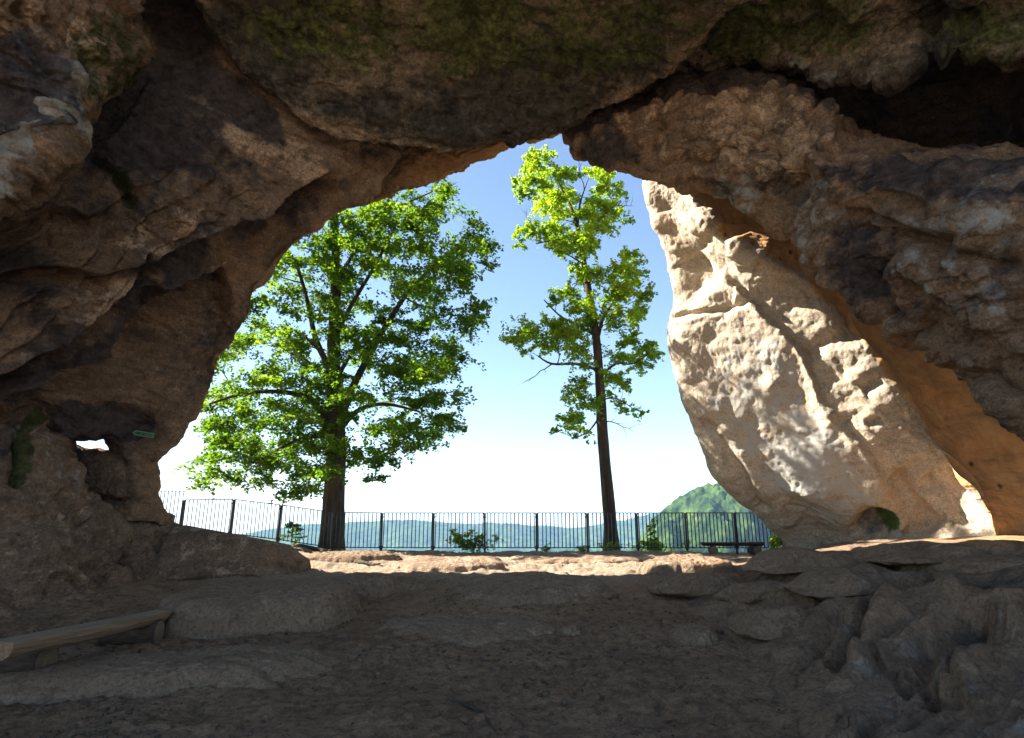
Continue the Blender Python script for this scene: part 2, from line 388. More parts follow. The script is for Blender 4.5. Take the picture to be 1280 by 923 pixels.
def lw_disp(P, px, py):
    e_ = 1-.85*band(px, py, [(505,235),(446,275),(430,310),(352,343),(325,365),(300,425),(262,490),(226,548),(190,585),(187,640)], 26)
    d = base_disp(P, .26, .06, .020, crisp=.45*e_)+strata(P, 1.5, .10)*(.3+.7*e_)
    S = lambda *a, **k: stroke(px, py, *a, **k)
    # ledges: drawn right to left so that the hollow lies below the line
    d = d+S([(-150,500),(0,456),(50,432),(112,392),(165,345),(190,312),(240,290),(330,262),(402,222),(430,205)], 'ledge', 1.15, 4, 45, .42, taper=.06, lipw=34)
    d = d+S([(-150,540),(0,503),(60,480),(125,447),(172,398),(192,370),(235,352),(292,344)], 'ledge', 1.3, 4, 45, .42, taper=.05, lipw=26)
    d = d+S([(-150,420),(0,345),(60,330),(110,345),(150,330),(182,300)], 'ledge', .45, 4, 36, .26, lipw=22)
    d = d+S([(-150,300),(0,285),(60,262),(110,268),(150,255)], 'ledge', .3, 4, 30, .2, lipw=18)
    d = d+S([(150,330),(215,318),(290,300),(350,275)], 'ledge', .3, 4, 22, .15, lipw=14)
    d = d+S([(20,520),(100,487),(160,455),(215,410),(262,372)], 'ledge', .5, 4, 20, .22, lipw=16)
    d = d+S([(0,540),(60,520),(110,512),(150,490)], 'ledge', .2, 5, 22, .05)
    d = d+S([(110,195),(150,235),(172,262)], 'groove', .30, 6)
    d = d+S([(190,110),(240,160),(285,195)], 'ledge', -.22, 6, 70, .03)
    d = d+S([(300,110),(360,150),(412,205),(400,222)], 'ridge', .10, 16)
    d = d+S([(485,180),(482,210),(468,245)], 'ridge', .16, 9)
    d = d+S([(462,182),(463,215),(440,250)], 'groove', .14, 7)
    d = d+S([(330,352),(300,400),(235,480),(200,530)], 'groove', .12, 16)
    d1, _ = polydist(px, py, [(-200,520),(0,456),(50,432),(112,392),(165,345),(190,312),(240,290),(330,262),(402,222),(470,190)])
    u = d1/34+.55*fbm(P*.55+2, 3)+.012*(px-150)*.2; fr_ = u-np.floor(u); env = .55+.45*np.sin(np.floor(u)*2.4+1)
    mk = np.clip(blob(px, py, 120, 400, 250, 110, -32, .45)+.8*blob(px, py, 60, 330, 150, 90, -20), 0, 1)*(1-.8*blob(px, py, 245, 470, 70, 90, -55))
    d = d+mk*e_*.24*env*(sstep(.04, .95, fr_)-.45)
    # scoops and round lumps
    for (x, y, r) in ((240,240,24),(205,275,20),(265,235,18),(225,262,17),(185,262,22),(268,258,20),(240,222,20),(300,225,26),(205,238,22),(60,380,26),(120,365,30),(35,330,24),(85,300,22)):
        q = np.hypot((px-x)/(r*1.35), (py-y)/r); d = d+.13*np.sqrt(np.maximum(1-q*q, 0))*(q < 1)
    F1, F2 = worley(P*np.array([2.2, 2.2, 3.2])+.4*fbm(P, 2)[..., None])
    m = blob(px, py, 70, 330, 120, 90, -20)+blob(px, py, 240, 245, 90, 45, -20)
    d = d+.10*np.clip(m, 0, 1)*(.35-F1)
    edge = blob(px, py, 170, 190, 110, 60, 20)*.0
    return d+edge
def lw_paint(P, px, py):
    s, t = masks(px)
    dk = blob(px,py,200,60,60,95,20)*1.0+blob(px,py,140,170,75,45,10)*.75+blob(px,py,220,180,60,40,30)*.55+blob(px,py,300,135,65,28,40)*.6+blob(px,py,270,300,120,26,-20)*.45
    dk = dk+blob(px,py,210,385,75,26,-35)*.7+blob(px,py,40,470,120,20,-20)*.45+blob(px,py,120,540,70,18,0)*.55+blob(px,py,20,330,70,40,0)*.25+blob(px,py,60,430,90,20,-25)*.3
    s[..., 0] = np.clip(dk+.27, 0, 1.1)
    s[..., 1] = band(px,py,[(148,225),(165,255)],9)*.8+blob(px,py,330,60,120,60,30)*.35
    s[..., 2] = blob(px,py,235,145,48,22,35)*.7+blob(px,py,290,165,42,26,35)*.75+blob(px,py,370,205,50,24,25)*.7+blob(px,py,200,285,70,26,-15)*.35+blob(px,py,130,370,60,30,-30)*.35+band(px,py,[(0,456),(112,388),(180,312),(330,262)],9)*.35+band(px,py,[(40,488),(125,447),(190,370),(290,346)],9)*.3
    s[..., 2] += blob(px,py,260,450,60,110,35)*.22
    t[..., 0] = band(px,py,[(420,195),(470,190)],14)*.3
    t[..., 1] = blob(px,py,190,500,48,40,0)*.35+blob(px,py,425,300,28,26,0)*.45+blob(px,py,330,330,60,16,-20)*.25
    return s, t

# ---- upper left overhanging boulder face
UB = [
 [(-220,-160,4.4),(-60,-160,5.0),(60,-160,5.6),(130,-150,6.1),(160,-140,6.9),(150,-160,8.0)],
 [(-220,-30,4.9),(-60,-20,5.5),(50,-20,6.0),(120,-10,6.5),(163,10,7.2),(160,0,8.4)],
 [(-220,70,5.3),(-60,60,5.9),(40,50,6.2),(110,50,6.6),(167,62,7.3),(175,50,8.5)],
 [(-220,170,5.7),(-60,140,6.1),(30,110,6.3),(90,100,6.6),(145,100,7.2),(160,90,8.5)],
 [(-220,270,6.0),(-60,220,6.3),(10,180,6.4),(60,150,6.6),(86,141,6.9),(110,125,8.4)],
 [(-220,345,6.3),(-60,290,6.5),(0,258,6.55),(40,225,6.7),(68,185,6.9),(95,165,8.4)],
 [(-220,335,7.3),(-60,275,7.6),(0,245,7.8),(40,205,8.0),(75,165,8.2),(100,150,8.7)],
]
def ub_disp(P, px, py):
    d = base_disp(P, .22, .10, .03)
    d = d+stroke(px, py, [(85,60),(88,110),(75,150),(40,190),(0,225)], 'ledge', -.16, 6, 60, .05)
    d = d+stroke(px, py, [(0,190),(45,150),(70,110),(85,75)], 'ledge', -.14, 7, 30, .03)
    d = d+stroke(px, py, [(15,0),(45,60),(65,110)], 'groove', .16, 8)
    F1, F2 = worley(P*2.6)
    return d+.05*(.4-F1)
def ub_paint(P, px, py):
    s, t = masks(px)
    s[..., 0] = np.clip(blob(px,py,15,110,55,70,0)*.9+blob(px,py,60,50,30,60,-15)*.4+.1, 0, 1)
    s[..., 1] = blob(px,py,130,70,50,70,20)*.55
    s[..., 2] = blob(px,py,100,38,10,20,0)*1.0+blob(px,py,122,58,18,12,10)*1.0+blob(px,py,40,25,26,26,20)*.55
    t[..., 0] = band(px,py,[(85,78),(72,130),(35,185),(0,225),(-100,300)],22)*.6+band(px,py,[(30,40),(55,95),(65,125)],8)*.5
    return s, t

# ---- roof slab
RF = [
 [(160,-160,6.8),(175,-160,6.1),(330,-160,6.3),(480,-160,6.5),(640,-160,6.6),(760,-160,6.5),(880,-160,6.3),(1010,-160,6.0),(1030,-150,6.7)],
 [(225,-35,8.3),(222,-40,7.6),(340,-40,7.8),(480,-40,8.0),(640,-40,8.2),(760,-40,8.0),(860,-40,7.7),(958,-40,7.2),(975,-42,8.0)],
 [(285,40,9.4),(270,48,8.6),(370,50,8.9),(490,50,9.2),(630,50,9.4),(740,45,9.4),(820,30,8.9),(893,14,8.4),(900,2,9.3)],
 [(350,112,10.2),(335,116,9.4),(410,125,9.7),(510,125,10.0),(625,120,10.3),(715,105,10.3),(785,85,10.0),(862,55,9.4),(868,42,10.3)],
 [(410,150,10.9),(396,167,10.1),(455,181,10.4),(530,187,10.7),(610,182,10.9),(692,163,11.0),(750,136,10.8),(836,78,10.0),(842,66,10.9)],
 [(415,145,11.6),(400,155,10.8),(455,168,11.1),(530,174,11.4),(610,168,11.6),(692,150,11.6),(750,124,11.4),(836,68,10.7),(842,60,11.4)],
]
def rf_disp(P, px, py):
    d = base_disp(P, .22, .06, .035, ax=(.8, .8, 1), crisp=.5)
    d = d+.05*billow(np.stack([P[..., 0]*.9+P[..., 1]*.6, P[..., 1]*2.2-P[..., 0]*1.2, P[..., 2]], -1)+3, 3)
    d = d+stroke(px, py, [(575,-40),(590,20),(600,70),(610,120)], 'groove', .22, 9)
    d = d+stroke(px, py, [(430,140),(520,165),(600,168),(690,150),(760,115)], 'ledge', .08, 5, 22, .04)
    d = d+stroke(px, py, [(396,140),(470,172),(560,178),(640,168)], 'ledge', .07, 4, 14, .03)
    d = d+stroke(px, py, [(960,-30),(900,20),(850,66),(800,105),(740,140)], 'ridge', .06, 8)
    F1, F2 = worley(P*3.4)
    return d-.05*np.maximum(.35-F1, 0)*2
def rf_paint(P, px, py):
    s, t = masks(px)
    up = sstep(175, 60, py+.0002*(px-600)**2)
    s[..., 1] = np.clip(up*.40+blob(px,py,590,25,60,60,10)*.4+blob(px,py,420,40,90,60,20)*.2+blob(px,py,760,40,90,50,-20)*.2, 0, 1.0)
    s[..., 0] = np.clip(.36+blob(px,py,330,40,80,80,30)*.4+blob(px,py,560,135,170,40,0)*.35+blob(px,py,700,100,120,60,-20)*.3, 0, 1)
    rim = band(px,py,[(360,130),(400,168),(470,184)],16)*.6+band(px,py,[(690,165),(750,138),(840,75),(900,12),(960,-40)],8)*.65
    s[..., 2] = rim+band(px,py,[(400,150),(480,165),(560,172)],12)*.5+blob(px,py,355,120,24,40,-40)*.4
    t[..., 0] = band(px,py,[(440,178),(560,186),(690,160)],6)*.45
    return s, t

# ---- underside of the outer arch
AS = [
 [(400,165,11.2),(460,168,11.6),(540,168,11.8),(620,160,12.0),(690,148,12.0),(760,120,11.8)],
 [(425,205,11.5),(480,200,11.7),(550,190,11.9),(630,175,12.1),(692,158,12.1),(760,135,11.9)],
 [(430,240,11.7),(485,228,11.9),(560,206,12.1),(635,180,12.2),(692,163,12.2),(755,150,12.0)],
 [(438,262,11.9),(500,242,12.2),(572,214,12.4),(640,184,12.5),(692,166.5,12.4),(750,160,12.2)],
 [(440,240,12.5),(505,220,12.6),(580,195,12.7),(645,170,12.7),(695,155,12.7),(750,140,12.6)],
 [(440,120,12.7),(505,100,12.75),(580,80,12.8),(645,50,12.8),(695,40,12.8),(750,30,12.75)],
]
def as_disp(P, px, py):
    return base_disp(P, .10, .07, .03, crisp=.4)+strata(P, 1.6, .05)
def as_paint(P, px, py):
    s, t = masks(px)
    s[..., 0] = .12+blob(px,py,470,215,40,30,0)*.4
    t[..., 1] = .42+.2*sstep(500, 640, px)
    s[..., 2] = band(px,py,[(455,250),(505,236),(575,210)],8)*.3
    return s, t

# ---- right-hand pitted bulge / right wall
BU = [
 [(712,150,13.2),(775,118,12.8),(840,95,12.4),(905,90,11.9),(970,92,11.4),(1020,108,11.0),(1045,140,10.6),(1080,175,10.2),(1150,195,9.6),(1230,200,9.0),(1420,205,8.0)],
 [(708,158,12.4),(770,124,11.6),(835,103,11.1),(900,99,10.5),(968,102,9.9),(1020,120,9.5),(1046,155,9.1),(1080,192,8.6),(1150,212,8.0),(1230,218,7.4),(1420,225,6.6)],
 [(709,165,12.0),(765,145,11.2),(830,130,10.6),(895,130,10.0),(960,140,9.4),(1010,165,9.0),(1050,210,8.6),(1100,245,8.2),(1165,265,7.7),(1240,275,7.2),(1420,290,6.4)],
 [(712,172,11.9),(762,172,11.2),(825,168,10.7),(885,172,10.1),(945,190,9.6),(1000,225,9.2),(1050,268,8.9),(1105,305,8.4),(1170,330,7.9),(1245,345,7.4),(1420,380,6.6)],
 [(717,180,12.0),(755,193,11.5),(810,203,11.1),(865,208,10.7),(925,230,10.3),(985,265,9.9),(1035,310,9.5),(1095,355,9.0),(1165,395,8.4),(1245,420,7.8),(1420,480,7.0)],
 [(722,188,12.2),(758,204,11.9),(810,222,11.6),(866,233,11.3),(935,266,10.9),(998,303,10.5),(1032,350,10.1),(1090,400,9.5),(1165,446,8.9),(1240,508,8.3),(1420,640,7.4)],
 [(740,185,13.0),(770,192,12.7),(820,208,12.5),(880,215,12.2),(950,245,11.9),(1015,280,11.5),(1055,325,11.2),(1115,370,10.7),(1195,415,10.2),(1280,480,9.6),(1480,600,8.4)],
]
def bu_disp(P, px, py):
    Q = P*np.array([1, 1, 1.15])
    d = base_disp(P, .22, .07, .018, crisp=.5)
    a = np.clip(blob(px,py,880,160,170,75,15)+blob(px,py,1010,170,60,70,20), 0, 1)      # alveolar pits
    w = .35*np.stack([fbm(P*1.3, 2), fbm(P*1.3+20, 2), fbm(P*1.3+40, 2)], -1)
    F1, F2 = worley(P*np.array([2.5, 2.5, 3.1])+w, 2)
    d = d+a*(.145*(1-(F1/.62)**2)-.05)
    F1b, F2b = worley(P*np.array([1.7, 1.7, 2.6])+w*1.5, 4)
    d = d+(1-a)*.20*(1-(F1b/.65)**2)*(fbm(P*.5+7, 2)+.55)
    S = lambda *x, **k: stroke(px, py, *x, **k)
    q = np.hypot(*[((px-940)*.83+(py-165)*.55)/55, (-(px-940)*.55+(py-165)*.83)/20]); d = d-.20*(1-sstep(.5, 1.1, q))     # long scoop
    for (x, y, rx, ry, g) in ((1000,135,24,20,.2),(1030,160,18,26,.2),(975,125,24,16,.18),(985,240,20,26,-.25),(1010,210,16,24,.15),(1110,265,60,22,-.22),(1150,330,70,20,.12),(1220,300,40,50,.16)):
        q = np.hypot((px-x)/rx, (py-y)/ry); d = d+g*np.sqrt(np.maximum(1-q*q, 0))
    d = d+S([(1000,190),(1035,225),(1060,262),(1130,285),(1210,292)], 'ledge', .22, 6, 40, .06)
    d = d+S([(1060,292),(1130,300),(1200,318),(1290,330)], 'groove', .16, 9)
    d = d+S([(1180,330),(1230,300),(1230,240)], 'ridge', .14, 12)
    d = d+S([(1075,330),(1110,390),(1150,410),(1190,440)], 'groove', .14, 10)
    d = d+S([(1130,300),(1170,360),(1230,400),(1300,450)], 'ridge', .14, 14)
    d = d+S([(900,250),(960,285),(1010,320)], 'groove', .10, 8)
    st = blob(px,py,1150,370,170,90,35)
    d = d+st*.08*ridged(np.stack([(P@np.array([.6, .5, .62]))*.9, (P@np.array([-.5, .8, .2]))*3.2, P[..., 2]*1.5], -1), 3)
    return d
def bu_paint(P, px, py):
    s, t = masks(px)
    s[..., 2] = blob(px,py,890,160,150,60,15)*.42+blob(px,py,960,160,70,50,30)*.25
    s[..., 0] = np.clip(blob(px,py,1180,228,150,24,5)*.5+blob(px,py,1060,300,60,40,20)*.15+blob(px,py,985,245,30,28,0)*.3+blob(px,py,760,185,40,20,0)*.35+.24+blob(px,py,1100,360,60,50,35)*.3+band(px,py,[(720,160),(830,108),(960,102),(1040,130)],12)*.5, 0, 1)
    t[..., 0] = blob(px,py,920,245,36,26,30)*.55+blob(px,py,1015,255,40,60,-20)*.42+blob(px,py,1190,330,110,70,30)*.42+blob(px,py,1250,250,60,40,0)*.45+band(px,py,[(1000,330),(1080,400),(1200,475),(1290,560)],30)*.3
    t[..., 1] = blob(px,py,1110,222,22,12,10)*.6+blob(px,py,955,275,40,20,30)*.3
    s[..., 1] = blob(px,py,1200,290,90,40,20)*.15
    return s, t

# ---- mossy shelf high on the right
SH = [
 [(760,-160,7.6),(900,-160,7.3),(1000,-160,7.0),(1100,-160,6.6),(1180,-160,6.2),(1280,-160,5.8),(1440,-160,5.2)],
 [(775,0,9.6),(880,-20,9.0),(990,-30,8.4),(1090,-40,7.8),(1170,-40,7.3),(1280,-30,6.8),(1440,-20,6.0)],
 [(780,70,10.9),(860,45,10.2),(970,30,9.4),(1070,35,8.6),(1140,30,8.1),(1240,25,7.5),(1440,40,6.5)],
 [(785,112,11.5),(850,88,10.9),(950,70,9.9),(1045,92,8.9),(1110,100,8.3),(1185,66,7.9),(1440,100,6.8)],
 [(800,108,12.4),(860,80,11.9),(955,62,11.0),(1050,82,10.0),(1115,88,9.4),(1190,55,8.9),(1440,90,7.8)],
]
def sh_disp(P, px, py):
    d = base_disp(P, .16, .10, .03)
    S = lambda *x, **k: stroke(px, py, *x, **k)
    d = d+S([(1110,-10),(1080,20),(1040,55),(1015,72)], 'ridge', .16, 7)
    d = d+S([(1190,0),(1165,30),(1155,70)], 'groove', .30, 12)
    d = d+S([(1205,10),(1215,40),(1190,70)], 'groove', .25, 12)
    d = d+S([(975,0),(980,40),(972,70)], 'groove', .10, 5)
    d = d+S([(990,70),(1030,88),(1070,116)], 'ridge', .14, 6)
    d = d+S([(1160,30),(1120,60),(1085,85)], 'ledge', .20, 5, 20, .05)
    return d
def sh_paint(P, px, py):
    s, t = masks(px)
    s[..., 1] = blob(px,py,1010,30,120,50,0)*.6+blob(px,py,1230,40,70,40,0)*.6+blob(px,py,910,40,50,40,0)*.4
    s[..., 0] = np.clip(.22+blob(px,py,1180,30,30,60,10)*.6+blob(px,py,1180,90,120,26,0)*.5, 0, 1)
    s[..., 2] = band(px,py,[(1105,0),(1040,55),(1018,70)],7)*.9+band(px,py,[(860,75),(950,68),(1000,72)],6)*.5+blob(px,py,870,45,22,24,-30)*.6+band(px,py,[(1150,40),(1085,80)],9)*.5
    t[..., 0] = band(px,py,[(990,72),(1035,92),(1072,117)],6)*.7
    return s, t

# ---- left foot of the wall
LM = [
 [(-240,480,11),(0,500,11.2),(42,515,11.5),(66,560,11.8),(98,600,12.4),(155,632,13.2),(215,650,14.0)],
 [(-240,525,8.6),(0,533,9.3),(42,537,9.8),(64,575,10.2),(95,614,10.9),(152,642,12.0),(212,657,13.0)],
 [(-240,590,8.3),(0,590,9.2),(45,600,9.7),(80,628,10.1),(120,650,10.8),(172,662,11.8),(222,668,12.6)],
 [(-240,650,8.0),(0,650,9.1),(55,660,9.5),(95,672,10.0),(140,682,10.7),(185,688,11.5),(228,692,12.2)],
 [(-240,710,7.7),(0,705,8.9),(58,700,9.4),(105,702,9.9),(152,706,10.5),(195,712,11.2),(232,718,11.8)],
 [(-240,790,7.0),(0,752,8.6),(60,738,9.3),(112,732,9.8),(162,732,10.4),(203,738,10.9),(238,745,11.3)],
 [(-240,850,6.6),(0,800,8.4),(60,780,9.1),(115,770,9.6),(165,770,10.1),(205,776,10.6),(242,785,11.0)],
]
def lm_disp(P, px, py):
    d = base_disp(P, .22, .11, .018, crisp=.35)
    S = lambda *x, **k: stroke(px, py, *x, **k)
    d = d+S([(30,540),(22,580),(12,610)], 'groove', .25, 10)
    d = d+S([(45,540),(60,590),(90,640),(120,680)], 'ridge', .18, 14)
    d = d+S([(60,620),(80,640),(100,660)], 'groove', .22, 8)
    d = d+S([(50,722),(95,728),(110,735)], 'ledge', .2, 4, 12, .06)
    d = d+S([(95,706),(125,702),(145,712)], 'ledge', .22, 4, 14, .06)
    d = d+S([(155,690),(180,705),(190,722)], 'groove', .22, 9)
    d = d+S([(30,690),(80,690),(140,700),(190,716)], 'ridge', .12, 14)
    F1, F2 = worley(P*np.array([3.2, 3.2, 4]))
    return d-.10*np.maximum(.32-F1, 0)*2*(fbm(P*.7, 2) > 0)
def lm_paint(P, px, py):
    s, t = masks(px)
    s[..., 1] = band(px,py,[(36,530),(30,565),(18,598)],9)*1.1
    s[..., 0] = .10+blob(px,py,10,560,30,40,0)*.3+blob(px,py,170,700,20,26,0)*.3
    s[..., 2] = blob(px,py,60,640,60,70,40)*.22+blob(px,py,60,725,80,20,0)*.3
    t[..., 0] = band(px,py,[(46,540),(60,590),(75,610)],8)*.35
    t[..., 1] = blob(px,py,130,660,60,30,20)*.25
    return s, t

# ---- rock block below the little window, and its pillar
LB = [
 [(40,530,13.2),(100,556,13.4),(120,561,13.4),(150,565,13.4),(175,580,13.4),(200,600,13.6)],
 [(40,545,12.3),(100,563,12.3),(120,565.5,12.2),(150,569,12.2),(172,585,12.2),(187,605,12.5)],
 [(45,585,12.1),(100,590,11.9),(125,590,11.8),(155,592,11.7),(175,600,11.9),(186,615,12.4)],
 [(50,615,12.0),(105,618,11.8),(130,620,11.7),(160,620,11.6),(180,625,11.8),(190,632,12.4)],
 [(60,660,11.9),(110,655,11.7),(140,652,11.6),(170,652,11.6),(190,655,11.9),(214,662,12.8)],
]
def lb_disp(P, px, py):
    d = base_disp(P, .10, .08, .03, crisp=.25)
    d = d+stroke(px, py, [(105,622),(150,628),(190,622)], 'groove', .16, 5)+stroke(px, py, [(160,570),(158,600),(162,622)], 'groove', .10, 5)
    return d
def lb_paint(P, px, py):
    s, t = masks(px)
    t[..., 1] = .33; s[..., 0] = .1+blob(px,py,85,590,20,40,0)*.7
    s[..., 2] = blob(px,py,165,635,30,10,5)*.3
    return s, t

# ---- sunlit buttress outside
BT = [
 [(840,120,15.6),(802,120,14.3),(825,120,13.9),(850,120,13.5),(872,120,13.2),(940,120,13.3),(1230,120,13.4)],
 [(840,215,15.7),(800,216,14.4),(825,219,13.9),(850,225,13.5),(870,236,13.2),(940,236,13.3),(1230,236,13.4)],
 [(850,262,15.8),(813,264,14.5),(842,270,14.0),(872,280,13.5),(908,302,13.0),(980,300,13.1),(1250,300,13.2)],
 [(872,350,16.0),(840,352,14.8),(880,360,14.2),(935,362,13.6),(1015,362,12.9),(1070,366,13.0),(1320,376,13.1)],
 [(880,425,16.2),(847,425,15.1),(902,438,14.4),(975,448,13.7),(1078,442,12.8),(1130,450,12.9),(1390,462,13.0)],
 [(890,515,16.5),(861,518,15.5),(932,525,14.7),(1015,530,13.9),(1138,530,12.7),(1190,536,12.8),(1290,552,12.9)],
 [(925,585,17.0),(893,588,15.9),(967,595,15.0),(1055,600,14.1),(1200,590,12.6),(1240,602,12.7),(1510,622,12.8)],
 [(1010,640,17.4),(948,642,16.4),(1005,642,15.4),(1085,642,14.3),(1225,638,12.6),(1258,642,12.7),(1530,655,12.8)],
 [(1040,690,17.8),(984,690,16.7),(1045,684,15.7),(1115,680,14.4),(1240,674,12.6),(1268,674,12.7),(1550,680,12.8)],
 [(1050,740,17.8),(990,740,16.7),(1050,740,15.7),(1120,740,14.4),(1245,740,12.6),(1270,740,12.7),(1560,740,12.8)],
]
def bt_disp(P, px, py):
    d = base_disp(P, .22, .030, .008, crisp=.08)
    d = d+.02*billow(P*np.array([2.0, 2.0, 1.2]), 3)
    S = lambda *x, **k: stroke(px, py, *x, **k)
    d = d+S([(905,335),(950,385),(1008,445),(1030,500),(1075,545),(1105,585),(1125,630),(1135,670)], 'ledge', -.24, 6, 110, .04, taper=.04)
    d = d+S([(845,400),(905,385),(940,370)], 'groove', .14, 4)
    d = d+S([(870,310),(892,345),(925,360)], 'ledge', .22, 5, 26, .04)
    d = d+S([(905,305),(935,290),(965,300)], 'ledge', -.2, 5, 30, .0)
    d = d+S([(1008,445),(1040,425),(1075,410)], 'groove', .16, 13)
    d = d+S([(1080,490),(1105,475)], 'groove', .12, 7)
    d = d+S([(1085,527),(1105,522)], 'groove', .12, 5)
    d = d+S([(1115,590),(1140,640),(1165,668)], 'groove', .30, 16)
    d = d+S([(1150,600),(1185,630),(1215,668)], 'groove', .20, 12)
    d = d+S([(870,520),(900,545),(930,590),(960,640)], 'groove', .20, 8)
    d = d+S([(890,530),(930,570),(965,620),(990,665)], 'ridge', .16, 12)
    q = np.hypot((px-1092)/32, (py-655)/28); d = d-.55*(1-sstep(.4, 1.2, q))            # hollow with moss at the foot
    for (x, y, rx, ry, g) in ((850,290,30,26,.10),(880,275,24,18,.14)):
        q = np.hypot((px-x)/rx, (py-y)/ry); d = d+g*np.sqrt(np.maximum(1-q*q, 0))
    d = d-.10*sstep(1180, 1280, px)*sstep(500, 620, py)
    F1, F2 = worley(P*3.0); d = d-.10*np.maximum(.2-F1, 0)*2*sstep(.1, .4, fbm(P*.6+3, 2))
    return d
BTEDGE = [(866,228),(900,300),(1000,350),(1060,410),(1110,480),(1180,560),(1215,610),(1240,668)]
def bt_paint(P, px, py):
    s, t = masks(px)
    d, _ = polydist(px, py, [(840,100)]+BTEDGE+[(1260,760)])
    # travel is downward: orange alcove, cut along a painted shadow edge, lies left (negative)
    t[..., 1] = sstep(6, -14, d)*1.0+blob(px,py,1130,625,26,50,-25)*.4
    t[..., 0] = blob(px,py,950,500,80,110,-25)*.5+blob(px,py,1040,600,70,70,0)*.5
    s[..., 1] = blob(px,py,1105,652,16,22,0)*1.0+blob(px,py,1190,645,26,26,0)*.35+blob(px,py,1060,660,20,12,0)*.2
    s[..., 0] = blob(px,py,1085,658,22,18,0)*.6+.06+blob(px,py,845,390,10,40,0)*.5+blob(px,py,920,300,50,14,30)*.2
    s[..., 2] = blob(px,py,830,270,40,60,-15)*.4+blob(px,py,1120,540,60,80,-35)*.35
    return s, t

# ---- low rock shelf in the right foreground
RR = [
 [(905,700,17.0),(985,692,17.0),(1045,684,16.2),(1115,676,15.0),(1240,669,13.5),(1310,669,13.3),(1460,672,12.8)],
 [(880,712,12.6),(990,696,12.4),(1060,686,12.0),(1150,680,11.4),(1240,678,10.9),(1310,678,10.6),(1500,678,9.6)],
 [(850,735,10.4),(960,712,10.3),(1060,698,10.0),(1150,690,9.5),(1240,687,9.1),(1310,686,8.7),(1500,686,7.8)],
 [(870,765,8.9),(970,742,8.8),(1060,720,8.4),(1150,706,8.0),(1240,700,7.6),(1310,698,7.3),(1500,698,6.4)],
 [(890,795,7.9),(985,775,7.6),(1060,757,7.2),(1140,742,6.9),(1240,735,6.5),(1310,730,6.3),(1500,730,5.6)],
 [(925,832,6.8),(1005,812,6.6),(1070,802,6.4),(1130,797,6.2),(1240,792,5.9),(1310,790,5.7),(1500,790,5.0)],
 [(945,880,5.7),(1030,855,5.7),(1090,852,5.55),(1150,852,5.4),(1250,852,5.1),(1310,852,4.95),(1500,850,4.4)],
 [(950,940,4.75),(1040,920,4.75),(1100,922,4.65),(1160,925,4.55),(1260,925,4.35),(1320,925,4.2),(1500,920,3.9)],
 [(950,1080,3.6),(1040,1060,3.6),(1100,1060,3.55),(1160,1060,3.5),(1260,1060,3.4),(1320,1060,3.3),(1500,1060,3.1)],
]
def rr_disp(P, px, py):
    near = sstep(690, 740, py)
    d = base_disp(P, .10, .035, .010, crisp=.06)*(.55+.45*near)
    S = lambda *x, **k: stroke(px, py, *x, **k)
    e_, _ = polydist(px, py, [(800,700),(835,722),(880,752),(915,790),(958,824),(985,852),(978,890),(1010,930),(1010,1100)])
    d = d-.30*sstep(-12, 55, e_+10*fbm(P*2.5, 2))
    # bedding ledges on the flat top
    d = d+S([(840,742),(900,726),(960,706),(1060,694),(1180,688)], 'ledge', .2, 3, 12, .06)
    d = d+S([(930,722),(1000,722),(1070,700),(1170,694),(1290,690)], 'ledge', .24, 3, 12, .08)
    d = d+S([(905,765),(985,752),(1040,728),(1100,708),(1180,698)], 'ledge', .22, 3, 14, .08)
    d = d+S([(960,700),(1040,688),(1120,684),(1220,681)], 'ledge', .06, 2, 6, .02)
    zz = P[..., 2]/.15+.8*fbm(P*np.array([.5, .5, 0])+2, 3); fr2 = zz-np.floor(zz)
    d = d+.07*(sstep(.0, .3, fr2)-fr2)*sstep(770, 730, py)*sstep(684, 694, py)
    # the fluted flow lines
    m = sstep(735, 775, py)*sstep(960, 1020, px)
    u = (P[..., 0]*.62-P[..., 1]*.78)+.22*fbm(P*.9, 3); v = P[..., 2]*.9+(P[..., 0]*.78+P[..., 1]*.62)*.35
    d = d+m*(.12*billow(np.stack([u*1.5, v*.7, 0*u], -1), 2)+.05*billow(np.stack([u*5.0, v*.8, 0*u+5], -1), 2, .5)+.014*billow(np.stack([u*13, v*1.5, 0*u+8], -1), 2, .6))
    d = d+S([(1090,728),(1085,760),(1072,800),(1040,835)], 'groove', .28, 10)
    d = d+S([(1105,725),(1150,722),(1170,712)], 'groove', .14, 12)
    d = d+S([(1120,735),(1100,790),(1075,840)], 'ridge', .14, 14)
    d = d+S([(1040,730),(1030,770),(1000,800),(960,822)], 'ridge', .08, 10)
    d = d+S([(1185,750),(1160,790),(1155,830),(1120,860)], 'groove', .14, 10)
    d = d+S([(1200,735),(1170,770),(1160,800)], 'ridge', .10, 8)
    d = d+S([(1290,765),(1250,790),(1215,840),(1180,880)], 'ridge', .12, 22)
    for (x, y, rx, ry, g) in ((1215,794,56,38,.30),(1180,870,30,14,.25),(1240,730,60,14,.14),(1270,760,26,16,.16),(1115,826,8,6,.15),(1138,828,8,6,.15),(1160,850,14,14,.2),(1195,885,22,12,.3)):
        q = np.hypot((px-x)/rx, (py-y)/ry); d = d-g*(1-sstep(.35, 1.15, q))
    F1, F2 = worley(P*np.array([7, 7, 7.]))
    d = d-.04*m*np.maximum(.22-F1, 0)*2.2
    return d
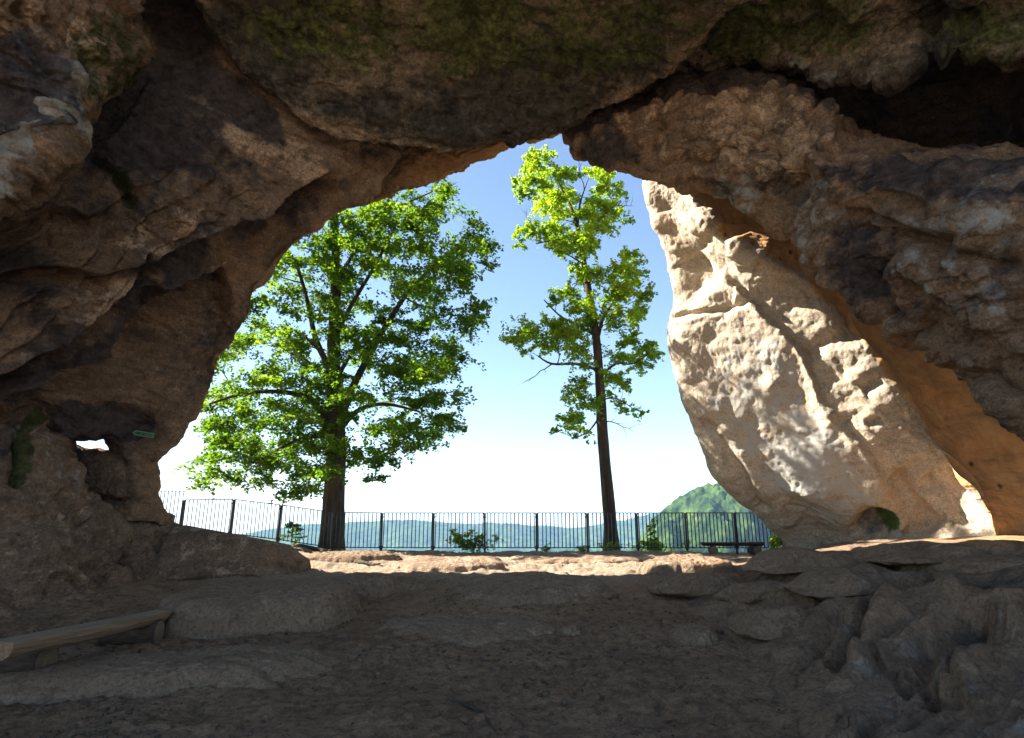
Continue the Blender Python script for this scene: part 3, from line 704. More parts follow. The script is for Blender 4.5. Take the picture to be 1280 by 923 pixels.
def rr_paint(P, px, py):
    s, t = masks(px)
    t[..., 0] = np.clip(sstep(725, 790, py)*sstep(980, 1080, px)*.30*1.0, 0, 1)  # grey lightens the fluted face to carry the sky light on it
    s[..., 0] = .05+blob(px,py,1215,790,44,30,0)*.55+blob(px,py,1240,730,70,14,0)*.35+blob(px,py,1110,732,30,12,0)*.4
    s[..., 2] = blob(px,py,1150,685,160,12,0)*.35  # tan strip puts the sunlit far edge into the colour
    t[..., 1] = blob(px,py,1240,680,120,12,0)*.5+blob(px,py,1080,690,120,8,0)*.15
    return s, t

VW = [[(780,20,12.4),(950,20,12.0),(1100,40,11.4),(1250,20,10.8),(1480,20,10.0)],[(780,120,12.5),(950,120,12.1),(1100,130,11.4),(1250,140,10.6),(1480,140,9.4)],[(780,200,12.6),(950,230,12.2),(1100,260,11.4),(1250,280,10.4),(1480,300,9.2)]]
def vw_paint(P, px, py):
    s, t = masks(px); s[..., 0] = .45; return s, t
def st(o, label=None):
    return tag(o, label, None, None, 'structure')
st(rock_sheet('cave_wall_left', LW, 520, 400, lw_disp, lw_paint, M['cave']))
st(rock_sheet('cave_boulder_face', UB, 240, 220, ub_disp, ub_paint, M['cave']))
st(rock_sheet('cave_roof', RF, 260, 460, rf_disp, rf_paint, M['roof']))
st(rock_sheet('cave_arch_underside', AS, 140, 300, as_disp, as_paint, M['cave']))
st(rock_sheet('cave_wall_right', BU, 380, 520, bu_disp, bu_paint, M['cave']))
st(rock_sheet('cave_shelf', SH, 200, 340, sh_disp, sh_paint, M['roof']))
st(rock_sheet('cave_wall_foot', LM, 240, 280, lm_disp, lm_paint, M['cave']))
st(rock_sheet('cave_wall_pillar', LB, 120, 150, lb_disp, lb_paint, M['cave']))
st(rock_sheet('cave_recess_wall', VW, 120, 200, lambda P, px, py: base_disp(P, .3, .12, .03), vw_paint, M['hull']))
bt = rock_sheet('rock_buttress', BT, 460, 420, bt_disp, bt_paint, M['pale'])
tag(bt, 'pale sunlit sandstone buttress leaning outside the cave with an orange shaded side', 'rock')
st(rock_sheet('bedrock_shelf', RR, 420, 420, rr_disp, rr_paint, M['floorrock']))

# ------------------------------------------------------------------ the massif around the cave: a tunnel of rock, open at both ends
def hull():
    ys = [2.4, 3, 4, 5, 7, 9.5, 11.3, 12.6]  # rear end cut away, unseen, ahead of the camera to let fill light in
    a = [(10.6, 10.2, 12), (10.2, 9.8, 11.8), (9.9, 9.4, 11.8), (9.9, 9.2, 12), (10.4, 10.5, 12.8), (10.6, 11.5, 13.2), (10.8, 12.0, 13.4), (11, 12.5, 13.8)]
    n = 90; th = np.linspace(-.12, math.pi+.12, n); V = []
    yy = np.linspace(ys[0], ys[-1], 70)
    ax = [np.interp(yy, ys, [q[k] for q in a]) for k in range(3)]
    c, s = np.cos(th), np.sin(th)
    sx = np.sign(c)*np.abs(c)**.75; sz = np.sign(s)*np.abs(s)**.8
    inner = np.stack([np.where(c > 0, ax[1][:, None]*sx, ax[0][:, None]*sx), np.repeat(yy[:, None], n, 1), ax[2][:, None]*sz], -1)
    N = np.stack([sx+0*inner[..., 0], 0*inner[..., 0], sz+0*inner[..., 0]], -1)
    inner = inner+N*(.45*fbm(inner*.5, 4))[..., None]
    outer = np.stack([inner[..., 0]*1.6, inner[..., 1], inner[..., 2]*1.35+2], -1)
    outer = outer[::-1]
    G = np.concatenate([inner, outer], 0); G = np.concatenate([G, G[:1]], 0)
    z4 = np.zeros((G.shape[0]*n, 4)); z4[:, 0] = .35
    me = mesh_np('cave_massif', G, grid_faces(G.shape[0], n), M['hull'], True, {'stain': z4, 'tint': z4*0})
    return link(bpy.data.objects.new('cave_massif', me))
st(hull())

# ------------------------------------------------------------------ ground
def gz0(y):
    return np.interp(y, [-400, 3, 5.5, 7.6, 9.5, 11, 13, 17, 17.6, 18.3, 20, 24], [0, 0, 0.02, .12, .42, .57, .70, .80, .78, .55, -2.5, -14])
def gz(x, y):
    x = np.asarray(x, float); y = np.asarray(y, float)
    z = sum(gz0(y+k) for k in (-.5, -.25, 0, .25, .5))/5
    z = z+.27*sstep(-4.5, -7.5, x)*sstep(13, 16.5, y)*sstep(19, 17.8, y)+.10*sstep(-5.5, -7.5, x)*sstep(4, 8, y)
    return z
def gdisp(x, y):
    P = np.stack([x, y, 0*x], -1)
    near = sstep(3, 8, y)
    n = .05*fbm(P*.6, 3)+.040*fbm(P*2.2+8, 3)+.020*fbm(P*8+3, 4, .6)
    s = .03*fbm(np.stack([P[..., 0]*.5, P[..., 1]*2.2, 0*x], -1)+5, 3)*sstep(9.5, 11.5, y)*sstep(17.3, 16, y)
    return n+s*2
def hit(px, py):
    """where the line of sight through a pixel meets the ground"""
    Y = 2.0
    for k in range(400):
        p = at(px, py, Y)
        if p[2] < gz(p[0], p[1]): break
        Y += .05
    return at(px, py, Y)
def ground():
    xs = np.concatenate([np.linspace(-300, -20, 14), np.linspace(-18, -9, 16)[:], np.linspace(-8.7, 8.7, 560), np.linspace(9, 18, 16), np.linspace(20, 300, 14)])
    ys = np.concatenate([np.linspace(-300, -20, 14), np.linspace(-18, 3.4, 40), np.linspace(3.5, 18.2, 560), np.linspace(18.4, 24, 12)])
    Y, X = np.meshgrid(ys, xs, indexing='ij')
    Z = gz(X, Y)+gdisp(X, Y)*(np.abs(X) < 30)*(Y < 18.5)
    G = np.stack([X, Y, Z], -1)
    s = np.zeros(X.shape+(4,)); P = G*1.0; P[..., 2] = 0
    s[..., 0] = np.clip(.25+.75*sstep(11.5, 8.5, Y)+.5*fbm(P*.7, 3)-.55*sstep(11.5, 13, Y), 0, 1)
    s[..., 1] = sstep(10.2, 12.5, Y+1.2*fbm(P*.5, 3))*sstep(17.4, 16.9, Y)+sstep(4.0, 2.0, Y)  # sand paled to brighten the sun strip; unseen rear part added to bounce fill
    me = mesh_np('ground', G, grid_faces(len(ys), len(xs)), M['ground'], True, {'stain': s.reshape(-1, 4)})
    return link(bpy.data.objects.new('ground', me))
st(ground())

# ------------------------------------------------------------------ valley, far ridge, wooded hill
def elev(px, py):
    p = at(px, py, 1.0); return p[0], (p[2]-EYE)     # x/y and z/y slopes
def valley():
    ridge = [(-400,668),(0,668),(190,668),(250,671),(300,669),(335,663),(380,657),(430,655),(480,652),(510,651.5),(560,655),(600,655),(640,657),(680,658),(705,661),(725,660),(760,654),(800,647),(840,641),(900,640),(1000,642),(1300,640),(1800,640)]
    sx = np.array([elev(*r)[0] for r in ridge]); sz = np.array([elev(*r)[1] for r in ridge])
    u = np.linspace(-2.0, 2.0, 560); Ys = np.concatenate([np.linspace(20, 300, 24), np.linspace(320, 1300, 60), np.linspace(1310, 2200, 160), np.linspace(2300, 4000, 14)])
    Yg, U = np.meshgrid(Ys, u, indexing='ij'); X = U*Yg
    P = np.stack([X, Yg, 0*X], -1)
    top = EYE+np.interp(U, sx, sz)*2000
    prof = sstep(1250, 1950, Yg+160*fbm(P*.0022, 4)) 
    base = -130+20*fbm(P*.003+3, 3)
    base = np.where(Yg < 400, -12-118*sstep(18, 380, Yg), base)
    Z = base+(top-base)*prof*np.where(Yg > 2000, 1-.0*(Yg-2000), 1)
    Z = np.where(Yg > 2000, np.minimum(Z, top-(Yg-2000)*.02), Z)
    Z = Z+sstep(300, 600, Yg)*(9*fbm(P*.012, 4))*sstep(1.02, .8, prof)
    F1, F2 = worley(P*.045); Z = Z+sstep(200, 500, Yg)*3.0*(.6-F1)
    Z = Z+7*fbm(P*.011+5, 4)*sstep(.7, 1, prof)*sstep(2300, 1900, Yg)
    s = np.zeros(X.shape+(4,))
    cl = sstep(.05, .3, fbm(np.stack([X*.006, Yg*.0006, 0*X], -1), 3))*sstep(.18, .5, prof)*sstep(.92, .6, prof)*sstep(-.15, .25, fbm(P*.02, 3))
    s[..., 0] = cl*.45
    me = mesh_np('valley_hills', np.stack([X, Yg, Z], -1), grid_faces(len(Ys), len(u)), M['forest'], True, {'stain': s.reshape(-1, 4)})
    return link(bpy.data.objects.new('valley_hills', me))
st(valley())
def hill():
    top = [(780,700),(800,672),(815,650),(832,638),(850,622),(870,611),(890,606),(912,603),(930,610),(950,625),(975,650),(1000,668),(1030,690),(1060,700)]
    R = 450.; sx = np.array([elev(*r)[0] for r in top])*R; sz = np.array([elev(*r)[1] for r in top])*R+EYE
    x = np.linspace(sx[0]-20, sx[-1]+25, 300); y = np.linspace(R-100, R+100, 300)
    Yg, X = np.meshgrid(y, x, indexing='ij'); P = np.stack([X, Yg, 0*X], -1)
    h = np.interp(X, sx, sz, left=-110, right=-110); h = np.maximum(h, -110)
    q = np.abs(Yg-R+14*fbm(P*.02, 3))/97
    Z = -128+(h+128)*(1-np.clip(q, 0, 1)**1.7); P = P*1.78
    F1, F2 = worley(P*.11); F3, _ = worley(P*.2+.5, 3)
    Z = Z+3.4*(.55-F1)+1.8*(.5-F3)+2.5*fbm(P*.03, 3)
    s = np.zeros(X.shape+(4,)); s[..., 0] = .46*sstep(.42, .6, fbm(np.stack([X*.09, Yg*.01, Z*.03], -1)+4, 3))*sstep(R-16, R-28, Yg)*sstep(R-70, R-52, Yg)
    me = mesh_np('wooded_hill', np.stack([X, Yg, Z], -1), grid_faces(300, 300), M['forest'], True, {'stain': s.reshape(-1, 4)})
    return link(bpy.data.objects.new('wooded_hill', me))
st(hill())

# ------------------------------------------------------------------ loose rocks and slabs
def rock(name, label, foot, size, seed, rz=0, flat=.5, rough=.10, sink=.25, mat='floorrock', tint=(.0, .0), stain=(.08, 0, .15), cat='rock', group=None, tilt=(0, 0), power=.75, facets=7, planes=()):
    """a boulder: a squared-off ellipsoid with ledges and lumps; 'foot' is where its front touches the ground"""
    nu, nv = (70, 110) if max(size) > .5 else (26, 40)
    th = np.linspace(0, math.pi, nu)[:, None]; ph = np.linspace(0, 2*math.pi, nv, endpoint=False)[None, :]
    pw = lambda c: np.sign(c)*np.abs(c)**power
    D = np.stack([pw(np.sin(th))*pw(np.cos(ph)), pw(np.sin(th))*pw(np.sin(ph)), pw(np.cos(th))+0*ph], -1)
    sz = np.array(size)/2; V = D*sz
    off = seed*13.7
    k = 1/max(min(size), .12)
    r = 1+rough*1.6*fbm(V*.7*k+off, 3)
    V = V*r[..., None]
    V = V+(D/np.maximum(np.linalg.norm(D, axis=-1, keepdims=True), 1e-6))*(rough*.35*min(size)*(ridged(V*1.6*k+off, 4)))[..., None]
    fr_ = np.random.default_rng(seed+90); Un = V/sz
    for k_ in range(facets):
        n_ = fr_.normal(size=3); n_[2] = abs(n_[2])*.8; n_ /= np.linalg.norm(n_); d_ = fr_.uniform(.62, .86)
        Un = Un-n_*(np.maximum((Un*n_).sum(-1)-d_, 0)*.9)[..., None]
    for (nx_, ny_, nz_, d_) in planes:
        n_ = np.array([nx_, ny_, nz_], float); n_ /= np.linalg.norm(n_); Un = Un-n_*(np.maximum((Un*n_).sum(-1)-d_, 0)*.93)[..., None]
    V = Un*sz
    V[..., 2] = np.where(V[..., 2] > 0, V[..., 2], V[..., 2]*.6)
    V[..., 2] += size[2]*(.5-sink)
    V[..., 0], V[..., 2] = V[..., 0]*math.cos(tilt[0])-V[..., 2]*math.sin(tilt[0]), V[..., 0]*math.sin(tilt[0])+V[..., 2]*math.cos(tilt[0])
    s = np.zeros((nu*nv, 4)); s[:, :3] = stain; t = np.zeros((nu*nv, 4)); t[:, :2] = tint
    me = mesh_np(name, V, grid_faces(nu, nv, True)[:, ::-1], M[mat], True, {'stain': s, 'tint': t})
    o = link(bpy.data.objects.new(name, me)); o.location = foot; o.rotation_euler = (0, 0, rz)
    return tag(o, label, cat, group)
def rockpx(name, label, x0, x1, ytop, ybot, depth, seed, **kw):
    """rock spanning pixels x0..x1, its foot line at ybot, top at ytop; depth in metres"""
    f = hit((x0+x1)/2, ybot); Y = f[1]+depth*.5
    w = (at(x1, ybot, Y)-at(x0, ybot, Y))[0]
    z0 = float(gz(f[0], Y)); h = float(at((x0+x1)/2, ytop, Y+kw.pop('topback', 0))[2]-z0); h = max(h, .05)
    sink = kw.pop('sink', .3); H = h/(1-sink)
    return rock(name, label, (float(f[0]*Y/f[1]), float(Y), z0), (w, depth, H), seed, sink=sink, **kw)

def slab(name, label, x0, x1, ytop, ybot, depth, seed, rz=0.0, h=None, stain=(.06, 0, .18), tint=(0, 0), steep=20, back=6, lay=3, cat='rock', group=None, rough=1.0):
    """a low outcrop of bedded rock: irregular plan, nearly flat layered top, steep front, feathered back"""
    f = hit((x0+x1)/2, ybot); yc = f[1]+depth*.5
    w = float((at(x1, ybot, yc)-at(x0, ybot, yc))[0]); xc = float(f[0]*yc/f[1])
    if h is None: h = max(.05, float(at((x0+x1)/2, ytop, yc+depth*.15)[2]-gz(xc, yc)))
    nr, na = 60, 200
    r = np.linspace(0, 1, nr)[:, None]**.7; a = np.linspace(0, 2*math.pi, na, endpoint=False)[None, :]
    ca, sa = np.cos(a), np.sin(a); off = seed*7.3
    R = 1/(np.abs(ca)**2.6+np.abs(sa)**2.6)**(1/2.6)
    R = R*(1+.20*fbm(np.stack([ca*1.1+off, sa*1.1, 0*ca], -1), 4, .6))
    X = R*r*ca*w/2; Y = R*r*sa*depth/2
    P = np.stack([X+off, Y, 0*X], -1)
    pw = np.where(sa < 0, back+(steep-back)*np.abs(sa)**.5, back+0*sa)
    prof = 1-r**pw
    prof = prof*(1+.16*fbm(P*1.3, 3))
    q = prof*lay+.25*fbm(P*1.1+4, 3); lay_ = (np.floor(q)+sstep(.0, .55, q-np.floor(q)))/lay   # bedding steps
    z = (h+.03)*(.6*prof+.4*lay_)*(1+.22*X/w)
    z = z+rough*(.05*h**.5*fbm(P*np.array([1.2, 3.0, 1]), 4)+.012*fbm(P*9, 3))*(1-r**6)-.07*r**6
    c, s_ = math.cos(rz), math.sin(rz); wx = xc+X*c-Y*s_; wy = yc+X*s_+Y*c
    V = np.stack([wx-xc, wy-yc, gz(wx, wy)+z-float(gz(xc, yc))], -1)
    st_ = np.zeros((nr*na, 4)); st_[:, :3] = stain; t = np.zeros((nr*na, 4)); t[:, :2] = tint
    me = mesh_np(name, V, grid_faces(nr, na, True), M['slabrock'], True, {'stain': st_, 'tint': t})
    o = link(bpy.data.objects.new(name, me)); o.location = (xc, yc, float(gz(xc, yc)))
    return tag(o, label, cat, group)
rockpx('boulder', 'long brown boulder lying by the left cave wall in front of the fence', 178, 384, 648, 727, 1.9, 1, mat='cave', rough=.13, tint=(0, .28), stain=(.12, 0, .3), tilt=(0, 0), rz=-.06, power=.5, facets=8, planes=((.38, .1, 1, .55), (-.1, -1, .35, .6), (-1, -.3, .1, .8), (1, -.4, .15, .82), (.05, -.7, 1, .72)))
slab('rock_slab', 'broad flat slab of rock beside the log bench end', 200, 450, 733, 797, 1.6, 2, rz=.10, stain=(.1, 0, .2))
slab('rock_slab', 'thin flat slab behind the broad slab, left of the middle', 400, 500, 721, 745, .8, 3, stain=(.08, 0, .1), lay=2)
rockpx('stone', 'lumpy brown stone at the right end of the thin slab', 484, 540, 721, 742, .5, 4, rough=.2, sink=.45, power=.6)
slab('rock_slab', 'wide low slab in the middle of the sandy floor', 562, 760, 724, 759, 1.9, 5, h=.16, stain=(.04, 0, .25), lay=2)
rockpx('stone', 'rounded stone against the right end of the middle slab', 724, 772, 731, 749, .45, 6, rough=.14, sink=.45)
rockpx('stone', 'pale wedge of stone standing alone on the sandy floor', 697, 726, 780, 796, .22, 7, rough=.12, stain=(0, 0, .5), power=.5)
slab('rock_slab', 'wide ledge catching sunlight near the fence', 485, 640, 699, 716, 1.9, 8, stain=(0, 0, .4), lay=2)
slab('rock_slab', 'knobbly yellowish ledge in front of the plank bench', 796, 910, 699, 722, 1.3, 10, tint=(0, .3), stain=(.1, .2, .3), rough=2.0)
slab('rock_slab', 'low half buried hump of stone left of the smooth boulder', 840, 898, 790, 808, .6, 12, h=.07, stain=(0, 0, .3), steep=4, lay=1)
slab('rock_slab', 'long dusty slab sunk in the ground before the log bench', -10, 410, 806, 872, 1.3, 13, rz=.24, h=.13, stain=(.1, 0, .12), steep=4, lay=2)
slab('rock_slab', 'faint low hump of rock in the middle foreground', 470, 690, 775, 808, 1.2, 14, h=.06, steep=3, lay=1)
slab('rock_slab', 'layered ledge of rock below the leafy left tree', 378, 500, 693, 704, 1.6, 15, h=.14, stain=(.1, 0, .1), lay=3, rough=2.0)
slab('rock_slab', 'flat sunlit rock patch right of the middle by the fence', 640, 800, 694, 706, 1.8, 16, h=.07, stain=(0, 0, .35), lay=2)

# rounded bedrock ledges stepping down from the right-hand shelf; each foot is found on the shelf itself
from mathutils.bvhtree import BVHTree
bpy.context.view_layer.update()
_rr = BVHTree.FromObject(bpy.data.objects['bedrock_shelf'], bpy.context.evaluated_depsgraph_get())
def shelf_hit(px, py):
    o = Vector((0, 0, EYE)); d = (Vector(at(px, py, 1.0))-o).normalized(); h = _rr.ray_cast(o, d)[0]
    return np.array(h) if h is not None else hit(px, py)
for (nm, x0, x1, yt, yb, dp, sd, lab, kw) in (
        ('rock_ledge', 930, 1085, 692, 720, 1.2, 31, 'long rounded ledge between the plank bench and the right shelf', {}),
        ('rock_ledge', 888, 1010, 730, 756, .9, 32, 'rounded ledge above the smooth boulder at the foot of the fluted rock', {}),
        ('rock_ledge', 985, 1105, 718, 750, 1.0, 33, 'smooth hump of rock at the top of the fluted rock', {}),
        ('rock_ledge', 1085, 1235, 692, 710, 1.2, 34, 'flat topped ledge on the right shelf below the orange alcove', {}),
        ('rock_ledge', 1165, 1330, 700, 722, 1.0, 35, 'broad ledge at the right edge above the dark hollow', {}),
        ('rock_ledge', 812, 940, 716, 748, 1.2, 36, 'low rounded outcrop at the edge of the right bedrock', {}),
        ('boulder', 912, 1012, 764, 803, .75, 11, 'smooth rounded boulder at the foot of the fluted rock', {'power': .8})):
    f = shelf_hit((x0+x1)/2, yb-2); Y = float(f[1]); w = float((at(x1, yb, Y)-at(x0, yb, Y))[0]); h = max(float(at(0, yt, Y+dp*.45)[2]-f[2]), .12)
    a = dict(rz=.10, rough=.10, sink=.30, power=.6, facets=6, stain=(.03, 0, .3), tint=(.15, 0)); a.update(kw)
    rock(nm, lab, (float(f[0]*(Y+dp*.42)/Y), Y+dp*.42, float(f[2])+.02), (w*1.03, dp, 1.2*h/(1-a['sink'])), sd, **a)

# small stones and crumbs strewn on the floor
def lump_mesh(name, seed, mat):
    bm = bmesh.new(); bmesh.ops.create_icosphere(bm, subdivisions=1, radius=1); r = random.Random(seed)
    for v in bm.verts: v.co *= .7+.6*r.random(); v.co.z *= .65
    me = bpy.data.meshes.new(name); bm.to_mesh(me); bm.free(); me.materials.append(mat); return me
def scatter(name, label, cat, n, mat, smin, smax, area, seed, pw=3.0, kind='stuff'):
    r = np.random.default_rng(seed); protos = [lump_mesh('t', seed+k, mat) for k in range(5)]
    pv = np.array([[v.co[:] for v in p.vertices] for p in protos]); pf = np.array([[f.vertices[:] for f in p.polygons] for p in protos])
    x = r.uniform(area[0], area[1], n*3); y = area[2]+(area[3]-area[2])*r.random(n*3)**1.6
    c = np.clip(.30+1.2*fbm(np.stack([x*.8, y*.8, 0*x+3], -1), 3), .03, 1); k = np.nonzero(r.random(n*3) < c)[0][:n]; x = x[k]; y = y[k]; n = len(x)
    s = smin+(smax-smin)*r.random(n)**pw; j = r.integers(0, 5, n); a = r.uniform(0, 6.28, n)
    q = pv[j]*s[:, None, None]; q[..., 1] *= r.uniform(.6, 1, n)[:, None]
    ca, sa = np.cos(a)[:, None], np.sin(a)[:, None]
    z = gz(x, y)+gdisp(x, y)+s*.2
    V = np.stack([q[..., 0]*ca-q[..., 1]*sa+x[:, None], q[..., 0]*sa+q[..., 1]*ca+y[:, None], q[..., 2]+z[:, None]], -1)
    F = pf[j]+(np.arange(n)*pv.shape[1])[:, None, None]
    me = mesh_np(name, V.reshape(-1, 3), F.reshape(-1, 3), mat, False)
    for p in protos: bpy.data.meshes.remove(p)
    return tag(link(bpy.data.objects.new(name, me)), label, cat, None, kind)
scatter('gravel', 'dark crumbs and leaf litter strewn over the sandy floor', 'litter', 4600, M['dark_debris'], .005, .028, (-6, 5, 3.6, 10.5), 21)
scatter('pebbles', 'small brown pebbles scattered on the sandy cave floor', 'pebbles', 900, M['pebble'], .008, .045, (-7, 6, 3.6, 15), 22, 4.0)

# ------------------------------------------------------------------ fence along the cliff edge
def fence():
    root = empty('iron_fence', (0, 17.0, .8))
    tag(root, 'dark iron railing fence running along the cliff edge', 'fence')
    pxs = [160, 222, 285, 346, 411, 476, 541, 606, 671, 735, 798, 859, 921, 982]
    pts = []
    for p in pxs:
        q = at(p, 688, 17.0); y = 17.0+.25*sstep(-6, -9.5, q[0]); q = at(p, 688, y)
        pts.append(Vector((q[0], y, float(gz(q[0], y)))))
    L = lambda v: Vector(v)-Vector((0, 17.0, .8))
    mp = MB(); mp.box((0, 0, .5), (.026, .026, .52)); mp.box((0, 0, 1.035), (.034, .034, .015)); post = mp.mesh('post', M['iron'])
    mb = MB(); mb.box((0, 0, .5), (.010, .010, .5)); bar = mb.mesh('bar', M['iron'])
    mc = MB(); mc.box((0, 0, .15), (.036, .036, .05)); clamp = mc.mesh('bracket', M['iron'])
    mc = MB(); mc.box((0, 0, .95), (.036, .036, .02)); collar = mc.mesh('collar', M['iron'])
    for i, p in enumerate(pts):
        o = link(bpy.data.objects.new('post', post), root); o.location = L(p); o.location.z -= .03; o.rotation_euler = (rng.normal()*.008, rng.normal()*.008, rng.normal()*.05)
        link(bpy.data.objects.new('bracket', clamp), o); link(bpy.data.objects.new('collar', collar), o)
    for i in range(len(pts)-1):
        a, b = pts[i], pts[i+1]; up = .24 if i == 0 else 0
        d = b-a; n = 13
        for k in range(n):
            t = (k+.5+rng.normal()*.03)/n; p = a+d*t; zl = p.z+up
            o = link(bpy.data.objects.new('bar', bar), root); o.location = L((p.x, p.y, zl+.10)); o.scale = (1, 1, .93)
            o.rotation_euler = (0, rng.normal()*.006, .4)
        for h, hh in ((1.03, .011), (.12, .012)):
            r = MB(); m = (a+b)*.5; R = Matrix.Rotation(math.atan2(d.y, d.x), 3, 'Z') @ Matrix.Rotation(-math.atan2(d.z, Vector((d.x, d.y)).length), 3, 'Y'); r.box(L((m.x, m.y, m.z+up+h)), (Vector((d.x, d.y)).length/2-.02, .012, hh), R)
            r.build('rail', M['iron'], root)
fence()

# ------------------------------------------------------------------ trees
def leaf_cloud(name, mat, leaves, parent, size=(.055, .095)):
    """leaves: (n,3) centres, (n,3) normals, (n) tone -> one mesh of small pointed leaves"""
    C, N, T = leaves; n = len(C)
    A = rng.normal(size=(n, 3)); A -= N*(A*N).sum(1, keepdims=True); A /= np.linalg.norm(A, axis=1, keepdims=True); B = np.cross(N, A)
    s = rng.uniform(size[0], size[1], n)[:, None]
    # five-sided blade, slightly folded along the midrib
    sh = [(-1.0, 0, 0), (-.25, .62, .18), (.45, .42, .10), (1.1, 0, -.05), (.45, -.42, .10), (-.25, -.62, .18)]
    V = np.stack([C+A*s*u+B*s*v+N*s*w for u, v, w in sh], 1)
    b = (np.arange(n)*6)[:, None]
    F = np.concatenate([b+np.array([[0, 3, 2, 1]]), b+np.array([[0, 5, 4, 3]])], 0)
    st_ = np.zeros((n, 6, 4)); st_[..., 0] = T[:, None]
    me = mesh_np(name, V.reshape(-1, 3), F, mat, False, {'stain': st_.reshape(-1, 4)})
    return link(bpy.data.objects.new(name, me), parent)
def spray(c, r, n, tone, flat=.30, up=.7, ntw=11, droop=.15):
    """a clump of leaves set along short twigs that spread flat from its centre"""
    az = rng.uniform(0, 6.283, ntw); ln = r*rng.uniform(.55, 1.1, ntw); el = rng.normal(0, flat, ntw)
    k = rng.integers(0, ntw, n); t = rng.uniform(.12, 1, n)**.75; L_ = ln[k]*t
    side = rng.normal(0, .16, n)*r*(1.1-.6*t)
    x = np.cos(az[k])*L_-np.sin(az[k])*side; y = np.sin(az[k])*L_+np.cos(az[k])*side
    z = np.sin(el[k])*L_-droop*t*t*ln[k]+rng.normal(0, .09, n)*r
    C = np.stack([x, y, z], 1)+np.array(c)
    N = np.stack([rng.normal(0, .5, n), rng.normal(0, .5, n), np.full(n, up)], 1); N /= np.linalg.norm(N, axis=1, keepdims=True)
    T = np.clip(tone+rng.normal(0, .22, n), 0, 1)
    return C, N, T
def curve(a, b, sag=0.0, n=6, wob=.05, r=None):
    r = r or random; a, b = Vector(a), Vector(b); d = (b-a).length; out = []
    for i in range(n+1):
        t = i/n; p = a.lerp(b, t); w = math.sin(t*math.pi)
        p = p+Vector((r.uniform(-1, 1), r.uniform(-1, 1), r.uniform(-1, 1)))*wob*d*w+Vector((0, 0, sag*d*w)); out.append(p)
    return out
def inpoly(x, y, poly):
    c = False; j = len(poly)-1
    for i in range(len(poly)):
        if (poly[i][1] > y) != (poly[j][1] > y) and x < (poly[j][0]-poly[i][0])*(y-poly[i][1])/(poly[j][1]-poly[i][1])+poly[i][0]: c = not c
        j = i
    return c
def smooth_path(pts, k=4):
    P = np.array(pts, float); W = cr(np.linspace(0, 1, (len(P)-1)*k+1), len(P)); return W@P
def build_tree(name, label, base, trunk, limbs, clumps, leafmat, leafsize, bare=(), flat=.3):
    root = empty(name, base); tag(root, label, 'tree'); B = Vector(base)
    skel = []
    tp = smooth_path([t[:3] for t in trunk]); tr = np.interp(np.linspace(0, 1, len(tp)), np.linspace(0, 1, len(trunk)), [t[3] for t in trunk])
    m = MB(); m.tube([Vector(p)-B for p in tp], list(tr), 14, True, .10, 3); m.build('trunk', M['bark'], root, True)
    skel += [(Vector(p), r) for p, r in zip(tp, tr)][len(tp)//4:]
    for lb in limbs:
        lp = smooth_path([t[:3] for t in lb], 4); lr = np.interp(np.linspace(0, 1, len(lp)), np.linspace(0, 1, len(lb)), [t[3] for t in lb])
        m = MB(); m.tube([Vector(p)-B for p in lp], list(lr), 8, True, .08, 5); m.build('limb', M['bark'], root, True)
        skel += [(Vector(p), r) for p, r in zip(lp, lr)]
    mb = MB(); rr = random.Random(4); C = []; N = []; T = []
    for (c, r, n, tone) in sorted(clumps, key=lambda q: min((Vector(q[0])-s[0]).length for s in skel)):
        c = Vector(c)
        best = min(skel, key=lambda s: (s[0]-c).length+max(0, s[0].z-c.z+.1)*1.6)
        d = (best[0]-c).length
        if d > .01:
            p = curve(best[0], c, -.06 if d > 1 else 0, max(3, int(d*4)), .05, rr); r0 = min(best[1]*.55, .012+.016*d)
            rad = [r0*(1-.78*i/(len(p)-1)) for i in range(len(p))]
            mb.tube([q-B for q in p], rad, 5, False); skel += list(zip(p[1:], rad[1:]))
        a = spray(c, r, n, tone, flat); C.append(a[0]); N.append(a[1]); T.append(a[2])
        for k in range(3):
            e = c+Vector((rr.uniform(-1, 1), rr.uniform(-1, 1), rr.uniform(-.3, .25)))*r*.9
            mb.tube([q-B for q in curve(c, e, 0, 3, .06, rr)], [.006, .005, .004, .002], 4, False)
    for (a, b) in bare:
        a = min(skel, key=lambda s: (s[0]-Vector(a)).length)[0]; p = curve(a, b, .03, 6, .05, rr); mb.tube([q-B for q in p], [.022*(1-.8*i/6) for i in range(7)], 5, False)
        for k in range(4):
            q = p[2+k]; e = q+(p[6]-p[2])*rr.uniform(.3, .5)+Vector((rr.uniform(-.3, .3), rr.uniform(-.3, .3), rr.uniform(-.15, .35)))
            mb.tube([z-B for z in curve(q, e, 0, 4, .08, rr)], [.009, .007, .006, .004, .002], 4, False)
    tag(mb.build('branches', M['twig'], root, True), kind='stuff')
    leaf_cloud('crown', M[leafmat], (np.concatenate(C)-np.array(base), np.concatenate(N), np.concatenate(T)), root, leafsize)
    return root
def A(px, py, Y, r=None):
    p = at(px, py, Y); return tuple(float(v) for v in p)+((r,) if r is not None else ())

